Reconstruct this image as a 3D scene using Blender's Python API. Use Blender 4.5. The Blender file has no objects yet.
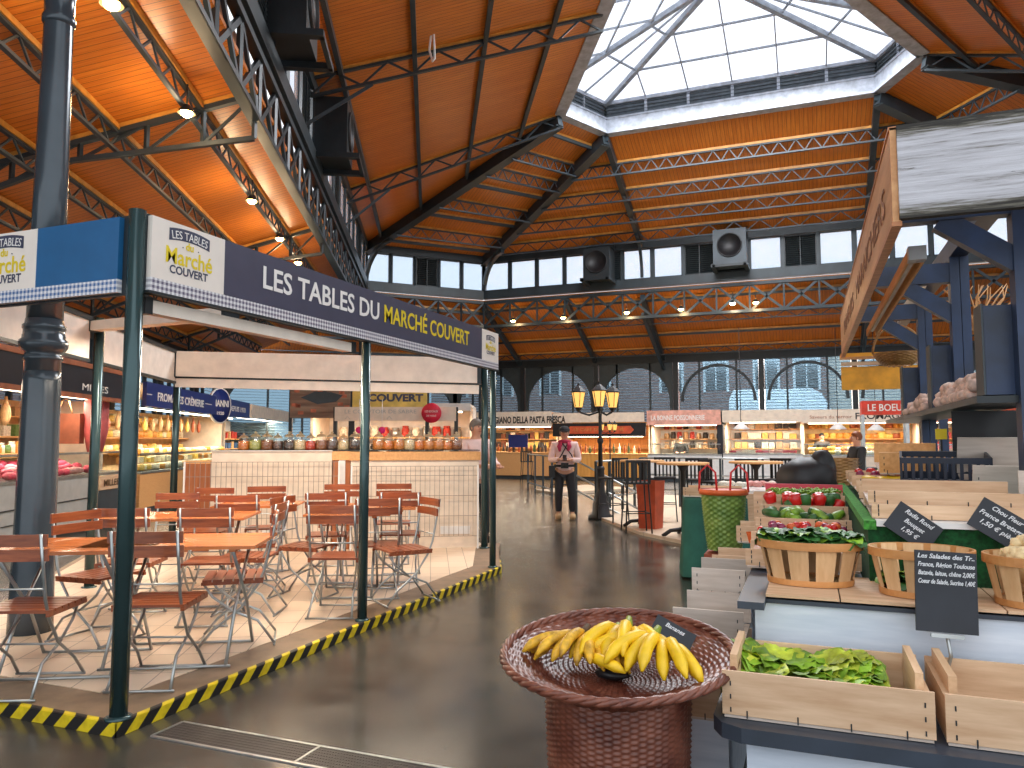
import bpy, bmesh, math, random
from math import sin, cos, pi, radians, sqrt, atan2, atan, degrees
from mathutils import Vector, Matrix
random.seed(7)
SC = bpy.context.scene
COL = SC.collection
# ---------------------------------------------------------------- camera, world, exposure
FPX = 751.0; PITCH = radians(4.34); YAW = radians(21.5); EYE = 1.45
cam_d = bpy.data.cameras.new('camera'); cam = bpy.data.objects.new('camera', cam_d); COL.objects.link(cam)
cam_d.sensor_width = 36; cam_d.lens = 36*FPX/1024; cam_d.clip_start = .05; cam_d.clip_end = 300
cam.location = (0, 0, EYE); cam.rotation_euler = (pi/2+PITCH, 0, YAW)
SC.camera = cam
SC.view_settings.view_transform = 'Standard'; SC.view_settings.look = 'None'
SC.view_settings.gamma = 1; SC.view_settings.use_curve_mapping = False
SC.view_settings.exposure = 0.9
SC.cycles.use_denoising = True
SC.cycles.max_bounces = 8; SC.cycles.diffuse_bounces = 4; SC.cycles.glossy_bounces = 3; SC.cycles.transparent_max_bounces = 12
SC.cycles.sample_clamp_indirect = 6; SC.cycles.caustics_reflective = False; SC.cycles.caustics_refractive = False
w = bpy.data.worlds.new('overcast'); SC.world = w; w.use_nodes = True
wn = w.node_tree
wb = wn.nodes['Background']; wb.inputs[0].default_value = (.90, .95, 1, 1); wb.inputs[1].default_value = .95
def area(name, loc, rot, sx, sy, power, col, spread=pi):
    d = bpy.data.lights.new(name, 'AREA'); d.shape = 'RECTANGLE'; d.size = sx; d.size_y = sy; d.energy = power; d.color = col; d.spread = spread
    o = bpy.data.objects.new(name, d); o.location = loc; o.rotation_euler = rot; COL.objects.link(o); return o
# daylight falling through the roof lantern and the high windows
area('skylight_daylight', (-1.7, 17.1, 10.9), (0, 0, 0), 6.5, 5.5, 1300, (.95, .97, 1))
area('window_daylight', (-1.7, 26.45, 7.75), (pi/2+.1, 0, 0), 18, 1.1, 4200, (.97, .98, 1))
area('window_daylight', (-10.3, 14.0, 7.75), (pi/2+.1, 0, radians(27.6)+pi/2), 20, 1.1, 4200, (.97, .98, 1))
area('window_daylight', (6.9, 14.0, 7.75), (pi/2+.1, 0, radians(-27.6)-pi/2), 20, 1.1, 4200, (.97, .98, 1))

# ---------------------------------------------------------------- picture helpers (level distance d, or a plane)
def ray(x, y):
    u = (x-512)/FPX; v = -(y-384)/FPX
    f = cos(PITCH)-v*sin(PITCH); z = sin(PITCH)+v*cos(PITCH); c, s = cos(YAW), sin(YAW)
    return (u*c-f*s, u*s+f*c, z)
def atz(x, y, z):
    r = ray(x, y); t = (z-EYE)/r[2]; return Vector((r[0]*t, r[1]*t, z))
def atY(x, y, Y):
    r = ray(x, y); t = Y/r[1]; return Vector((r[0]*t, Y, EYE+r[2]*t))
def atd(x, y, d):
    r = ray(x, y); f = -r[0]*sin(YAW)+r[1]*cos(YAW); t = d/f; return Vector((r[0]*t, r[1]*t, EYE+r[2]*t))
def lev(lat, d, z=0):
    c, s = cos(YAW), sin(YAW); return Vector((lat*c-d*s, lat*s+d*c, z))

# ---------------------------------------------------------------- materials
def lin(c):
    return tuple((x/255/12.92 if x/255 <= .04045 else ((x/255+.055)/1.055)**2.4) for x in c)
class NT:
    def __init__(s, name):
        s.m = bpy.data.materials.new(name); s.m.use_nodes = True; s.t = s.m.node_tree; s.b = s.t.nodes['Principled BSDF']
        s.out = s.t.nodes['Material Output']
    def n(s, typ, **k):
        o = s.t.nodes.new(typ)
        for a, b in k.items():
            if a.startswith('i_'):
                key = a[2:]; key = int(key) if key.isdigit() else key.replace('_', ' ')
                o.inputs[key].default_value = b
            else: setattr(o, a, b)
        return o
    def l(s, a, b): s.t.links.new(a, b)
    def coord(s, kind='Object', scale=(1, 1, 1), rot=(0, 0, 0)):
        tc = s.n('ShaderNodeTexCoord'); mp = s.n('ShaderNodeMapping'); mp.inputs['Scale'].default_value = scale; mp.inputs['Rotation'].default_value = rot
        s.l(tc.outputs[kind], mp.inputs[0]); return mp.outputs[0]
    def noise(s, vec, sc, det=4, rough=.55):
        o = s.n('ShaderNodeTexNoise'); o.inputs['Scale'].default_value = sc; o.inputs['Detail'].default_value = det; o.inputs['Roughness'].default_value = rough
        s.l(vec, o.inputs['Vector']); return o.outputs[0]
    def ramp(s, fac, stops):
        r = s.n('ShaderNodeValToRGB'); e = r.color_ramp.elements
        while len(e) < len(stops): e.new(.5)
        for i, (p, c) in enumerate(stops): e[i].position = p; e[i].color = (*lin(c), 1)
        s.l(fac, r.inputs[0]); return r.outputs[0]
    def math(s, op, a, b=None, c=None):
        o = s.n('ShaderNodeMath', operation=op)
        for i, v in enumerate((a, b, c)):
            if v is None: continue
            if isinstance(v, (int, float)): o.inputs[i].default_value = v
            else: s.l(v, o.inputs[i])
        return o.outputs[0]
    def mix(s, fac, a, b, mode='MIX'):
        o = s.n('ShaderNodeMixRGB', blend_type=mode)
        for i, v in enumerate((fac, a, b)):
            if isinstance(v, (int, float)): o.inputs[i].default_value = v
            elif isinstance(v, tuple): o.inputs[i].default_value = (*lin(v), 1)
            else: s.l(v, o.inputs[i])
        return o.outputs[0]
    def bump(s, h, st=.3, dist=.01):
        o = s.n('ShaderNodeBump'); o.inputs['Strength'].default_value = st; o.inputs['Distance'].default_value = dist
        s.l(h, o.inputs['Height']); s.l(o.outputs[0], s.b.inputs['Normal'])
    def set(s, col=None, rough=None, metal=None, **k):
        if col is not None:
            if isinstance(col, tuple): s.b.inputs['Base Color'].default_value = (*lin(col), 1)
            else: s.l(col, s.b.inputs['Base Color'])
        if rough is not None:
            if isinstance(rough, (int, float)): s.b.inputs['Roughness'].default_value = rough
            else: s.l(rough, s.b.inputs['Roughness'])
        if metal is not None: s.b.inputs['Metallic'].default_value = metal
        return s.m
MC = {}
def plain(name, c, rough=.55, metal=0, var=.12, sc=6):
    if name in MC: return MC[name]
    t = NT(name); v = t.coord()
    f = t.noise(v, sc)
    a = tuple(max(0, x*(1-var)) for x in c); b = tuple(min(255, x*(1+var)) for x in c)
    MC[name] = t.set(t.ramp(f, [(.3, a), (.7, b)]), rough, metal); return MC[name]
def wood(name, c1, c2, axis=0, rough=.5, sc=3.0, objvar=.25):
    if name in MC: return MC[name]
    t = NT(name); s = [sc*5]*3; s[axis] = sc*.55; v = t.coord('Object', tuple(s))
    f = t.noise(v, 2.2, 6, .6)
    oi = t.n('ShaderNodeObjectInfo')
    c = t.ramp(f, [(.3, c1), (.68, c2)])
    val = t.math('MULTIPLY_ADD', oi.outputs['Random'], objvar, 1-objvar/2)
    hs = t.n('ShaderNodeHueSaturation'); t.l(c, hs.inputs['Color']); t.l(val, hs.inputs['Value'])
    t.bump(f, .15, .004); MC[name] = t.set(hs.outputs[0], rough); return MC[name]
def glow(name, c, st):
    if name in MC: return MC[name]
    t = NT(name); t.set(c, .5); t.b.inputs['Emission Color'].default_value = (*lin(c), 1); t.b.inputs['Emission Strength'].default_value = st
    MC[name] = t.m; return t.m
def glass(name, c=(245, 250, 250), mixf=.93, rough=.05):
    if name in MC: return MC[name]
    t = NT(name); tr = t.n('ShaderNodeBsdfTransparent'); tr.inputs[0].default_value = (*lin(c), 1)
    mx = t.n('ShaderNodeMixShader'); mx.inputs[0].default_value = mixf
    t.set((220, 230, 235), rough); t.b.inputs['Specular IOR Level'].default_value = .6
    gl = t.n('ShaderNodeBsdfGlossy'); gl.inputs['Roughness'].default_value = rough
    t.l(gl.outputs[0], mx.inputs[1]); t.l(tr.outputs[0], mx.inputs[2]); t.l(mx.outputs[0], t.out.inputs[0]); MC[name] = t.m; return t.m
def frosted(name, c=(235, 240, 245), tr=.45, stripes=0):
    t = NT(name); a = t.n('ShaderNodeBsdfTransparent'); b = t.n('ShaderNodeBsdfTranslucent'); a.inputs[0].default_value = (*lin(c), 1)
    v = t.coord('Object', (1, 1, 1)); f = t.noise(v, 3)
    cc = t.ramp(f, [(.3, tuple(x*.93 for x in c)), (.7, c)]); t.l(cc, b.inputs[0])
    mx = t.n('ShaderNodeMixShader'); t.l(b.outputs[0], mx.inputs[1]); t.l(a.outputs[0], mx.inputs[2]); mx.inputs[0].default_value = tr
    if stripes:
        sp = t.n('ShaderNodeSeparateXYZ'); t.l(v, sp.inputs[0])
        fr = t.math('FRACT', t.math('MULTIPLY', sp.outputs[2], stripes)); g = t.math('GREATER_THAN', fr, .22)
        t.l(t.math('MULTIPLY', g, tr), mx.inputs[0])
    t.l(mx.outputs[0], t.out.inputs[0]); return t.m

def mat_ceiling():
    t = NT('varnished_board'); uv = t.n('ShaderNodeUVMap').outputs[0]
    sp = t.n('ShaderNodeSeparateXYZ'); t.l(uv, sp.inputs[0])
    k = t.math('MULTIPLY', sp.outputs[0], 9.0); fl = t.math('FLOOR', k); fr = t.math('FRACT', k)
    wn_ = t.n('ShaderNodeTexWhiteNoise', noise_dimensions='1D'); t.l(fl, wn_.inputs['W'])
    mp = t.n('ShaderNodeMapping'); mp.inputs['Scale'].default_value = (30, 1.4, 1); t.l(uv, mp.inputs[0])
    n1 = t.noise(mp.outputs[0], 1.3, 5)
    c = t.ramp(n1, [(.3, (196, 108, 34)), (.7, (228, 142, 56))])
    c = t.mix(t.math('MULTIPLY', wn_.outputs[0], .35), c, (190, 98, 30))
    g = t.math('LESS_THAN', fr, .09); c = t.mix(t.math('MULTIPLY', g, .7), c, (70, 32, 12))
    t.b.inputs['Specular IOR Level'].default_value = .35; t.bump(g, .4, -.01); return t.set(c, .34)
def mat_floor():
    t = NT('polished_concrete'); v = t.coord()
    a = t.noise(v, .55, 7, .6); b = t.noise(v, 2.6, 6, .65)
    c = t.ramp(a, [(.3, (44, 44, 39)), (.5, (58, 56, 49)), (.7, (78, 70, 58))]); c2 = t.ramp(b, [(.35, (46, 46, 41)), (.65, (80, 75, 66))])
    c = t.mix(.45, c, c2)
    sp = t.n('ShaderNodeSeparateXYZ'); t.l(v, sp.inputs[0])
    g1 = t.math('LESS_THAN', t.math('FRACT', t.math('MULTIPLY', t.math('ADD', sp.outputs[0], 41.7), .25)), .0025)
    g2 = t.math('LESS_THAN', t.math('FRACT', t.math('MULTIPLY', t.math('ADD', sp.outputs[1], 40.65), .25)), .0025)
    g = t.math('MAXIMUM', g1, g2); c = t.mix(t.math('MULTIPLY', g, .6), c, (40, 38, 36))
    r = t.n('ShaderNodeMapRange'); t.l(b, r.inputs[0]); r.inputs[3].default_value = .10; r.inputs[4].default_value = .34
    return t.set(c, r.outputs[0])
def mat_tiles(rot, name, c1, c2, gap, tx=.2, ty=.4, rough=.35):
    t = NT(name); v = t.coord('Object', (1, 1, 1), (0, 0, rot))
    br = t.n('ShaderNodeTexBrick', offset=0.0, squash=1.0); t.l(v, br.inputs[0])
    for k, val in (('Scale', 1), ('Mortar Size', .004), ('Brick Width', tx), ('Row Height', ty), ('Mortar Smooth', .1)): br.inputs[k].default_value = val
    br.inputs[1].default_value = (*lin(c1), 1); br.inputs[2].default_value = (*lin(c2), 1); br.inputs[3].default_value = (*lin(gap), 1)
    n = t.noise(v, 5); c = t.mix(.25, br.outputs[0], t.ramp(n, [(.3, c1), (.7, c2)])); t.bump(br.outputs[1], .3, -.003)
    return t.set(c, rough)
def mat_hazard():
    t = NT('hazard_tape'); v = t.coord('Object'); sp = t.n('ShaderNodeSeparateXYZ'); t.l(v, sp.inputs[0])
    s_ = t.math('ADD', t.math('ADD', sp.outputs[0], sp.outputs[1]), t.math('MULTIPLY', sp.outputs[2], -1.0))
    g = t.math('GREATER_THAN', t.math('FRACT', t.math('MULTIPLY', s_, 6.2)), .5)
    n = t.noise(v, 18); y = t.ramp(n, [(.3, (196, 168, 20)), (.6, (226, 200, 30))])
    return t.set(t.mix(g, y, (26, 25, 25)), .5)
def mat_gingham(name, c):
    t = NT(name); v = t.coord('Object'); sp = t.n('ShaderNodeSeparateXYZ'); t.l(v, sp.inputs[0])
    a = t.math('GREATER_THAN', t.math('FRACT', t.math('MULTIPLY', sp.outputs[0], 34)), .5)
    b = t.math('GREATER_THAN', t.math('FRACT', t.math('MULTIPLY', sp.outputs[2], 34)), .5)
    s_ = t.math('MULTIPLY', t.math('ADD', a, b), .5)
    return t.set(t.mix(s_, (226, 224, 226), c), .5)
def mat_weathered():
    t = NT('weathered_white_board'); v = t.coord('Object', (1.2, 12, 26)); n = t.noise(v, 2.0, 8, .7)
    sp = t.n('ShaderNodeSeparateXYZ'); t.l(t.coord('Object'), sp.inputs[0])
    dz = t.math('ABSOLUTE', sp.outputs[2]); e = t.math('MULTIPLY', t.math('SUBTRACT', dz, .125), 5.0)
    k = t.math('ADD', n, t.math('MAXIMUM', e, 0.0)); n9 = t.noise(t.coord('Object', (1, 1, 20)), 3, 6); k = t.math('ADD', k, t.math('MULTIPLY', t.math('GREATER_THAN', n9, .68), .22))
    c = t.ramp(k, [(.42, (196, 196, 203)), (.58, (176, 175, 181)), (.70, (104, 100, 90)), (.80, (40, 37, 33))])
    t.bump(n, .5, .008); return t.set(c, .75)
def mat_brick():
    t = NT('brick'); br = t.n('ShaderNodeTexBrick'); t.l(t.coord('Generated', (26, 26, 60)), br.inputs[0])
    v = t.coord('Object', (1, 1, 1), (pi/2, 0, 0)); t.l(v, br.inputs[0]); br.inputs['Scale'].default_value = 4
    br.inputs[1].default_value = (*lin((150, 96, 80)), 1); br.inputs[2].default_value = (*lin((128, 84, 74)), 1); br.inputs[3].default_value = (*lin((160, 140, 126)), 1)
    return t.set(br.outputs[0], .9)
def mat_wicker(name, c1, c2, c3):
    t = NT(name); n = t.noise(t.coord('Object', (1, 1, 1)), 60, 3); oi = t.noise(t.coord(), 9, 3)
    c = t.mix(.5, t.ramp(n, [(.35, c1), (.65, c2)]), t.ramp(oi, [(.35, c1), (.65, c3)])); return t.set(c, .38)
M = {}
M['ceil'] = mat_ceiling(); M['floor'] = mat_floor(); M['hazard'] = mat_hazard()
M['tile'] = mat_tiles(radians(-27.6), 'cream_tile', (214, 190, 164), (226, 204, 180), (120, 100, 84))
M['tile2'] = mat_tiles(0, 'beige_tile', (200, 180, 156), (212, 192, 168), (150, 132, 114), .4, .4)
M['curb'] = plain('concrete_border', (128, 106, 84), .5)
M['steel'] = plain('slate_paint', (44, 54, 60), .42, .1, .15, 2)
M['steel_l'] = plain('blue_grey_paint', (54, 64, 71), .45, .1, .15, 2)
M['steel_d'] = plain('dark_paint', (30, 37, 41), .42, .1)
M['column'] = plain('column_paint', (64, 74, 82), .2, .15, .1, 1.5)
M['batten'] = plain('yellow_wood_batten', (196, 138, 58), .4)
M['curbw'] = plain('pale_grey_fascia', (170, 176, 186), .5)
M['louver'] = plain('louver_grey', (84, 92, 98), .5)
M['louver_d'] = plain('louver_dark', (44, 52, 56), .5)
M['white'] = plain('white_paint', (226, 224, 222), .5, 0, .04)
M['cream'] = plain('cream_panel', (224, 208, 190), .5, 0, .05)
M['pole'] = plain('green_pole_paint', (52, 74, 76), .2, .35, .1, 2)
M['chrome'] = plain('galvanised_steel', (168, 172, 172), .3, .8, .1)
M['chairw'] = wood('stained_slat', (112, 52, 30), (158, 86, 50), 0, .28)
M['tablew'] = wood('varnished_table', (170, 92, 46), (206, 126, 70), 0, .22)
M['slatline'] = plain('dark_gap', (60, 24, 14), .6)
M['blue_sign'] = plain('blue_sign', (28, 92, 140), .4, 0, .04)
M['navy_sign'] = plain('slate_navy_sign', (66, 66, 86), .4, 0, .04)
M['logo'] = plain('logo_cream', (232, 222, 212), .45, 0, .02)
M['yel'] = plain('yellow_letter', (226, 200, 24), .5, 0, .02)
M['navy'] = plain('navy_letter', (58, 62, 84), .5, 0, .02)
M['ltr'] = plain('white_letter', (236, 232, 228), .5, 0, .02)
M['gingham'] = mat_gingham('gingham', (92, 84, 108)); M['gingham_b'] = mat_gingham('gingham_blue', (56, 96, 150))
M['canvas'] = plain('canvas', (240, 228, 214), .7, 0, .04)
M['black'] = plain('black', (22, 22, 25), .5)
M['blk_shiny'] = plain('black_shiny', (18, 18, 20), .15)
M['red'] = plain('red', (198, 40, 44), .5); M['orange'] = plain('orange', (214, 96, 40), .5)
M['pine'] = wood('raw_pine', (196, 156, 120), (224, 190, 156), 0, .7)
M['pine_y'] = wood('raw_pine_side', (196, 156, 118), (222, 188, 150), 1, .7)
M['pine_g'] = wood('grey_pine', (194, 178, 164), (220, 206, 194), 0, .75)
M['pine_o'] = wood('orange_pine', (206, 148, 90), (232, 178, 118), 1, .6)
M['splint'] = wood('splint', (204, 160, 112), (228, 190, 144), 2, .6)
M['rim'] = wood('splint_rim', (190, 128, 72), (212, 152, 92), 0, .5)
M['whiteboard'] = wood('whitewashed', (192, 204, 220), (220, 228, 240), 0, .6, 2)
M['slab'] = plain('blue_black_slab', (52, 60, 72), .35)
M['slate'] = plain('slate_black', (36, 40, 48), .6)
M['chalk'] = plain('chalk', (214, 216, 220), .8, 0, .05)
M['bluep'] = plain('blue_painted_wood', (30, 48, 78), .4, 0, .25, 4)
M['weather'] = mat_weathered()
M['signwood'] = wood('sign_wood', (156, 94, 52), (196, 132, 84), 1, .45)
M['turf'] = plain('green_turf', (16, 70, 34), .95, 0, .3, 60)
M['turf_l'] = plain('bright_turf', (62, 130, 50), .95, 0, .3, 60)
M['wicker'] = mat_wicker('brown_wicker', (74, 34, 26), (120, 64, 46), (150, 92, 70))
M['wicker_l'] = mat_wicker('light_wicker', (132, 88, 44), (180, 130, 72), (196, 150, 90))
M['green_weave'] = mat_wicker('green_weave', (74, 110, 40), (122, 150, 62), (150, 172, 84))
M['banana'] = plain('banana_yellow', (228, 186, 28), .45, 0, .10, 12)
M['banana_o'] = plain('spotted_banana', (206, 150, 40), .5, 0, .32, 26)
M['stem_g'] = plain('green_stem', (132, 146, 40), .5)
M['stem_b'] = plain('brown_stem', (88, 62, 34), .7)
M['leaf'] = plain('leaf_green', (112, 146, 40), .45, 0, .35, 14)
M['leaf_y'] = plain('leaf_yellow_green', (172, 184, 58), .45, 0, .3, 14)
M['leaf_d'] = plain('leaf_dark', (48, 92, 40), .5, 0, .3, 14)
M['radish'] = plain('radish_red', (170, 26, 56), .35, 0, .2); M['tomato'] = plain('tomato_red', (200, 30, 28), .3, 0, .15)
M['purple'] = plain('purple_skin', (128, 34, 70), .35, 0, .25); M['garlic'] = plain('garlic_skin', (214, 186, 172), .6, 0, .16, 30)
M['cauli'] = plain('cauliflower', (222, 196, 150), .8, 0, .1, 40)
M['skin'] = plain('skin', (204, 150, 122), .5, 0, .05); M['jacket'] = plain('pale_pink_jacket', (238, 206, 200), .7, 0, .06)
M['scarf'] = plain('crimson_scarf', (176, 44, 80), .8); M['trouser'] = plain('charcoal_cloth', (42, 42, 46), .8)
M['greencloth'] = plain('green_cloth', (44, 98, 84), .85, 0, .1); M['hair'] = plain('grey_hair', (120, 112, 104), .8)
M['paint_y'] = plain('deep_yellow_panel', (222, 152, 30), .5)
M['glass'] = glass('clear_glass'); M['jar'] = glass('jar_glass', (252, 252, 248), .88, .12)
M['bulb'] = glow('warm_bulb', (255, 196, 110), 40); M['bulb_c'] = glow('cool_bulb', (250, 240, 225), 30); M['tube'] = glow('tube_light', (255, 236, 204), 5)
M['lampglass'] = glow('lantern_glass', (236, 180, 96), .7)
M['frost'] = frosted('frosted_pane', (222, 230, 238), .8, 0); M['sky'] = frosted('skylight_pane', (246, 246, 250), .75)
M['rib'] = plain('skylight_rib', (150, 156, 164), .5)
M['lamella'] = frosted('louvred_glass', (176, 194, 204), .84, 9)
M['brick'] = mat_brick()

# ---------------------------------------------------------------- mesh helper
class MB:
    def __init__(s): s.v = []; s.f = []; s.mi = []; s.sm = []; s.m = 0; s.uv = {}
    def add(s, vs, fs, smooth=False):
        o = len(s.v); s.v += [tuple(p) for p in vs]
        for f in fs: s.f.append([i+o for i in f]); s.mi.append(s.m); s.sm.append(smooth)
        return s
    def box(s, c, d, rot=None):
        x, y, z = d[0]/2, d[1]/2, d[2]/2
        vs = [Vector(p) for p in ((-x,-y,-z),(x,-y,-z),(x,y,-z),(-x,y,-z),(-x,-y,z),(x,-y,z),(x,y,z),(-x,y,z))]
        if rot is not None:
            R = rot if isinstance(rot, Matrix) else Matrix.Rotation(rot, 3, 'Z')
            vs = [R@p for p in vs]
        c = Vector(c); return s.add([p+c for p in vs], [(0,3,2,1),(4,5,6,7),(0,1,5,4),(1,2,6,5),(2,3,7,6),(3,0,4,7)])
    def bb(s, x0, x1, y0, y1, z0, z1): return s.box(((x0+x1)/2, (y0+y1)/2, (z0+z1)/2), (x1-x0, y1-y0, z1-z0))
    def bar(s, p, q, w, h, up=(0, 0, 1)):
        p, q = Vector(p), Vector(q); d = q-p; L = d.length
        if L < 1e-6: return s
        d.normalize(); u = Vector(up)
        if abs(d.dot(u)) > .98: u = Vector((0, 1, 0)) if abs(d.y) < .9 else Vector((1, 0, 0))
        a = d.cross(u).normalized(); b = a.cross(d)
        R = Matrix((a, d, b)).transposed(); return s.box((p+q)/2, (w, L, h), R)
    def tube(s, pts, r, n=8, cap=True, smooth=True):
        pts = [Vector(p) for p in pts]; N = len(pts); rs = r if isinstance(r, (list, tuple)) else [r]*N
        vs = []; t0 = (pts[1]-pts[0]).normalized(); ref = Vector((0, 0, 1)) if abs(t0.z) < .9 else Vector((1, 0, 0))
        a = t0.cross(ref).normalized()
        for i in range(N):
            t = (pts[min(i+1, N-1)]-pts[max(i-1, 0)]).normalized(); a = (a-t*a.dot(t)).normalized(); b = t.cross(a)
            for k in range(n):
                th = 2*pi*k/n; vs.append(pts[i]+(a*cos(th)+b*sin(th))*rs[i])
        fs = [(i*n+k, i*n+(k+1)%n, (i+1)*n+(k+1)%n, (i+1)*n+k) for i in range(N-1) for k in range(n)]
        if cap: fs += [tuple(range(n))[::-1], tuple(range((N-1)*n, N*n))]
        return s.add(vs, fs, smooth)
    def lathe(s, prof, n=24, c=(0, 0, 0), smooth=True, sx=1, sy=1, cap=True):
        vs = [(c[0]+r*cos(2*pi*k/n)*sx, c[1]+r*sin(2*pi*k/n)*sy, c[2]+z) for r, z in prof for k in range(n)]
        fs = [(i*n+k, i*n+(k+1)%n, (i+1)*n+(k+1)%n, (i+1)*n+k) for i in range(len(prof)-1) for k in range(n)]
        if cap: fs += [tuple(range(n))[::-1], tuple(range((len(prof)-1)*n, len(prof)*n))]
        return s.add(vs, fs, smooth)
    def ell(s, c, r, n=10, jit=0, rng=random, R=None):
        vs = []; c = Vector(c)
        for i in range(1, n//2+1):
            ph = pi*i/(n//2+1)
            for k in range(n):
                th = 2*pi*k/n; j = 1+rng.uniform(-jit, jit)
                p = Vector((r[0]*sin(ph)*cos(th)*j, r[1]*sin(ph)*sin(th)*j, r[2]*cos(ph)*j))
                vs.append(c+(R@p if R else p))
        top = Vector((0, 0, r[2])); bot = Vector((0, 0, -r[2])); h = n//2
        vs += [c+(R@top if R else top), c+(R@bot if R else bot)]
        fs = [(i*n+k, (i+1)*n+k, (i+1)*n+(k+1)%n, i*n+(k+1)%n) for i in range(h-1) for k in range(n)]
        fs += [(h*n, k, (k+1)%n) for k in range(n)] + [(h*n+1, (h-1)*n+(k+1)%n, (h-1)*n+k) for k in range(n)]
        return s.add(vs, fs, True)
    def prism(s, pts, z0, z1):
        n = len(pts); vs = [(p[0], p[1], z0) for p in pts]+[(p[0], p[1], z1) for p in pts]
        return s.add(vs, [tuple(range(n))[::-1], tuple(range(n, 2*n))]+[(i, (i+1)%n, n+(i+1)%n, n+i) for i in range(n)])
    def build(s, name, mat, parent=None, loc=None, rot=None):
        me = bpy.data.meshes.new(name); me.from_pydata(s.v, [], s.f); me.update()
        mats = mat if isinstance(mat, (list, tuple)) else [mat]
        for m_ in mats: me.materials.append(M[m_] if isinstance(m_, str) else m_)
        me.polygons.foreach_set('material_index', s.mi); me.polygons.foreach_set('use_smooth', s.sm)
        o = bpy.data.objects.new(name, me); COL.objects.link(o)
        if parent: o.parent = parent
        if loc is not None: o.location = loc
        if rot is not None: o.rotation_euler = rot
        return o
def flip_out(o):
    bm = bmesh.new(); bm.from_mesh(o.data); bmesh.ops.recalc_face_normals(bm, faces=bm.faces); bm.to_mesh(o.data); bm.free(); return o
def tag(o, label=None, cat=None, group=None, kind=None):
    if label: o['label'] = label
    if cat: o['category'] = cat
    if group: o['group'] = group
    if kind: o['kind'] = kind
    return o
def thing(name, label, cat, loc=(0, 0, 0), rz=0, group=None):
    o = bpy.data.objects.new(name, None); o.empty_display_size = .1; COL.objects.link(o); o.location = loc; o.rotation_euler = (0, 0, rz)
    return tag(o, label, cat, group)
def struct(o): o['kind'] = 'structure'; return o
def dup(root, loc=None, rz=None, label=None, group=None, scale=None):
    r = root.copy(); COL.objects.link(r)
    if loc is not None: r.location = loc
    if rz is not None: r.rotation_euler = (r.rotation_euler[0], r.rotation_euler[1], rz)
    if label: r['label'] = label
    if group: r['group'] = group
    if scale: r.scale = (scale,)*3 if isinstance(scale, (int, float)) else scale
    for ch in list(root.children):
        c = ch.copy(); COL.objects.link(c); c.parent = r
        for g in list(ch.children):
            d = g.copy(); COL.objects.link(d); d.parent = c
    return r
def text(body, size, mat, parent=None, loc=(0, 0, 0), rz=0, bold=0, ext=.003, width=None, name='lettering', sx=1, bend=0, align='CENTER', rx=pi/2, label=None, lean=0):
    cu = bpy.data.curves.new('t', 'FONT'); cu.body = body; cu.size = size; cu.extrude = ext; cu.offset = bold; cu.align_x = align; cu.resolution_u = 3; cu.shear = lean
    ob = bpy.data.objects.new('t', cu); me = bpy.data.meshes.new_from_object(ob); me.name = name
    bpy.data.objects.remove(ob); bpy.data.curves.remove(cu)
    if len(me.vertices):
        xs = [v.co.x for v in me.vertices]; k = sx
        if width: k = width/(max(xs)-min(xs))
        for v in me.vertices:
            v.co.x *= k
            if bend:
                a = v.co.x*bend; R = 1/bend
                v.co = Vector(((R+v.co.y)*sin(a), (R+v.co.y)*cos(a)-R, v.co.z))
    me.materials.clear(); me.materials.append(M[mat])
    o = bpy.data.objects.new(name, me); COL.objects.link(o); o.parent = parent; o.location = loc; o.rotation_euler = (rx, 0, rz)
    if label: o['label'] = label
    return o
ORD = ['first','second','third','fourth','fifth','sixth','seventh','eighth','ninth','tenth','eleventh','twelfth','thirteenth','fourteenth','fifteenth','sixteenth','seventeenth','eighteenth','nineteenth','twentieth']
def lattice(m, p, q, h, n, cw=.06, dw=.025, cross=False, posts=False, th=.05):
    p, q = Vector(p), Vector(q); dn = Vector((0, 0, -h)); m.bar(p, q, th, cw); m.bar(p+dn, q+dn, th, cw)
    for i in range(n):
        a = p.lerp(q, i/n); b = p.lerp(q, (i+1)/n)
        if cross: m.bar(a, b+dn, dw, dw*1.6); m.bar(a+dn, b, dw, dw*1.6)
        elif i % 2: m.bar(a, b+dn, dw, dw*1.3)
        else: m.bar(a+dn, b, dw, dw*1.3)
        if posts: m.bar(a, a+dn, dw*1.2, dw*1.2)
# ================================================================ the hall: floor, roofs, walls
mb = MB(); mb.bb(-30, 22, -6, 34, -.2, 0); struct(mb.build('floor', 'floor'))
CX = -1.7
def mir(p): return (2*CX-p[0], p[1])
def WL(y, off=0):            # point of the left hall wall at depth y, pushed outward by off
    return Vector((-7.1-.5225*(y-8.4)-.886*off, y-.463*off, 0))
A = (-14.6, 22.75); B = (-11.4, 26); Fp = (WL(2.5).x, 2.5); Cc = mir(B); D = mir(A); E_ = mir(Fp)
P1 = (-6.15, 19.24); P2 = (-5.31, 21.0); P6 = (-2.7, 12.8); P3 = mir(P2); P4 = mir(P1); P5 = mir(P6)
ZE, ZL = 8.5, 10.5
def V3(p, z): return Vector((p[0], p[1], z))
ceil = MB(); ceil_uv = []
def panel(mb_, pts, e0, e1, th=.06):
    """a boarded roof panel; boards run up the slope, uv.x counts along the eave"""
    pts = [Vector(p) for p in pts]; d = (Vector(e1)-Vector(e0)).normalized(); nrm = (pts[1]-pts[0]).cross(pts[2]-pts[0]).normalized(); up = nrm.cross(d)
    n = len(pts); top = [p+Vector((0, 0, th)) for p in pts]
    mb_.add(pts+top, [tuple(range(n))[::-1], tuple(range(n, 2*n))]+[(i, (i+1) % n, n+(i+1) % n, n+i) for i in range(n)])
    for p in pts+top: ceil_uv.append((p.dot(d), p.dot(up)))
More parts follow.
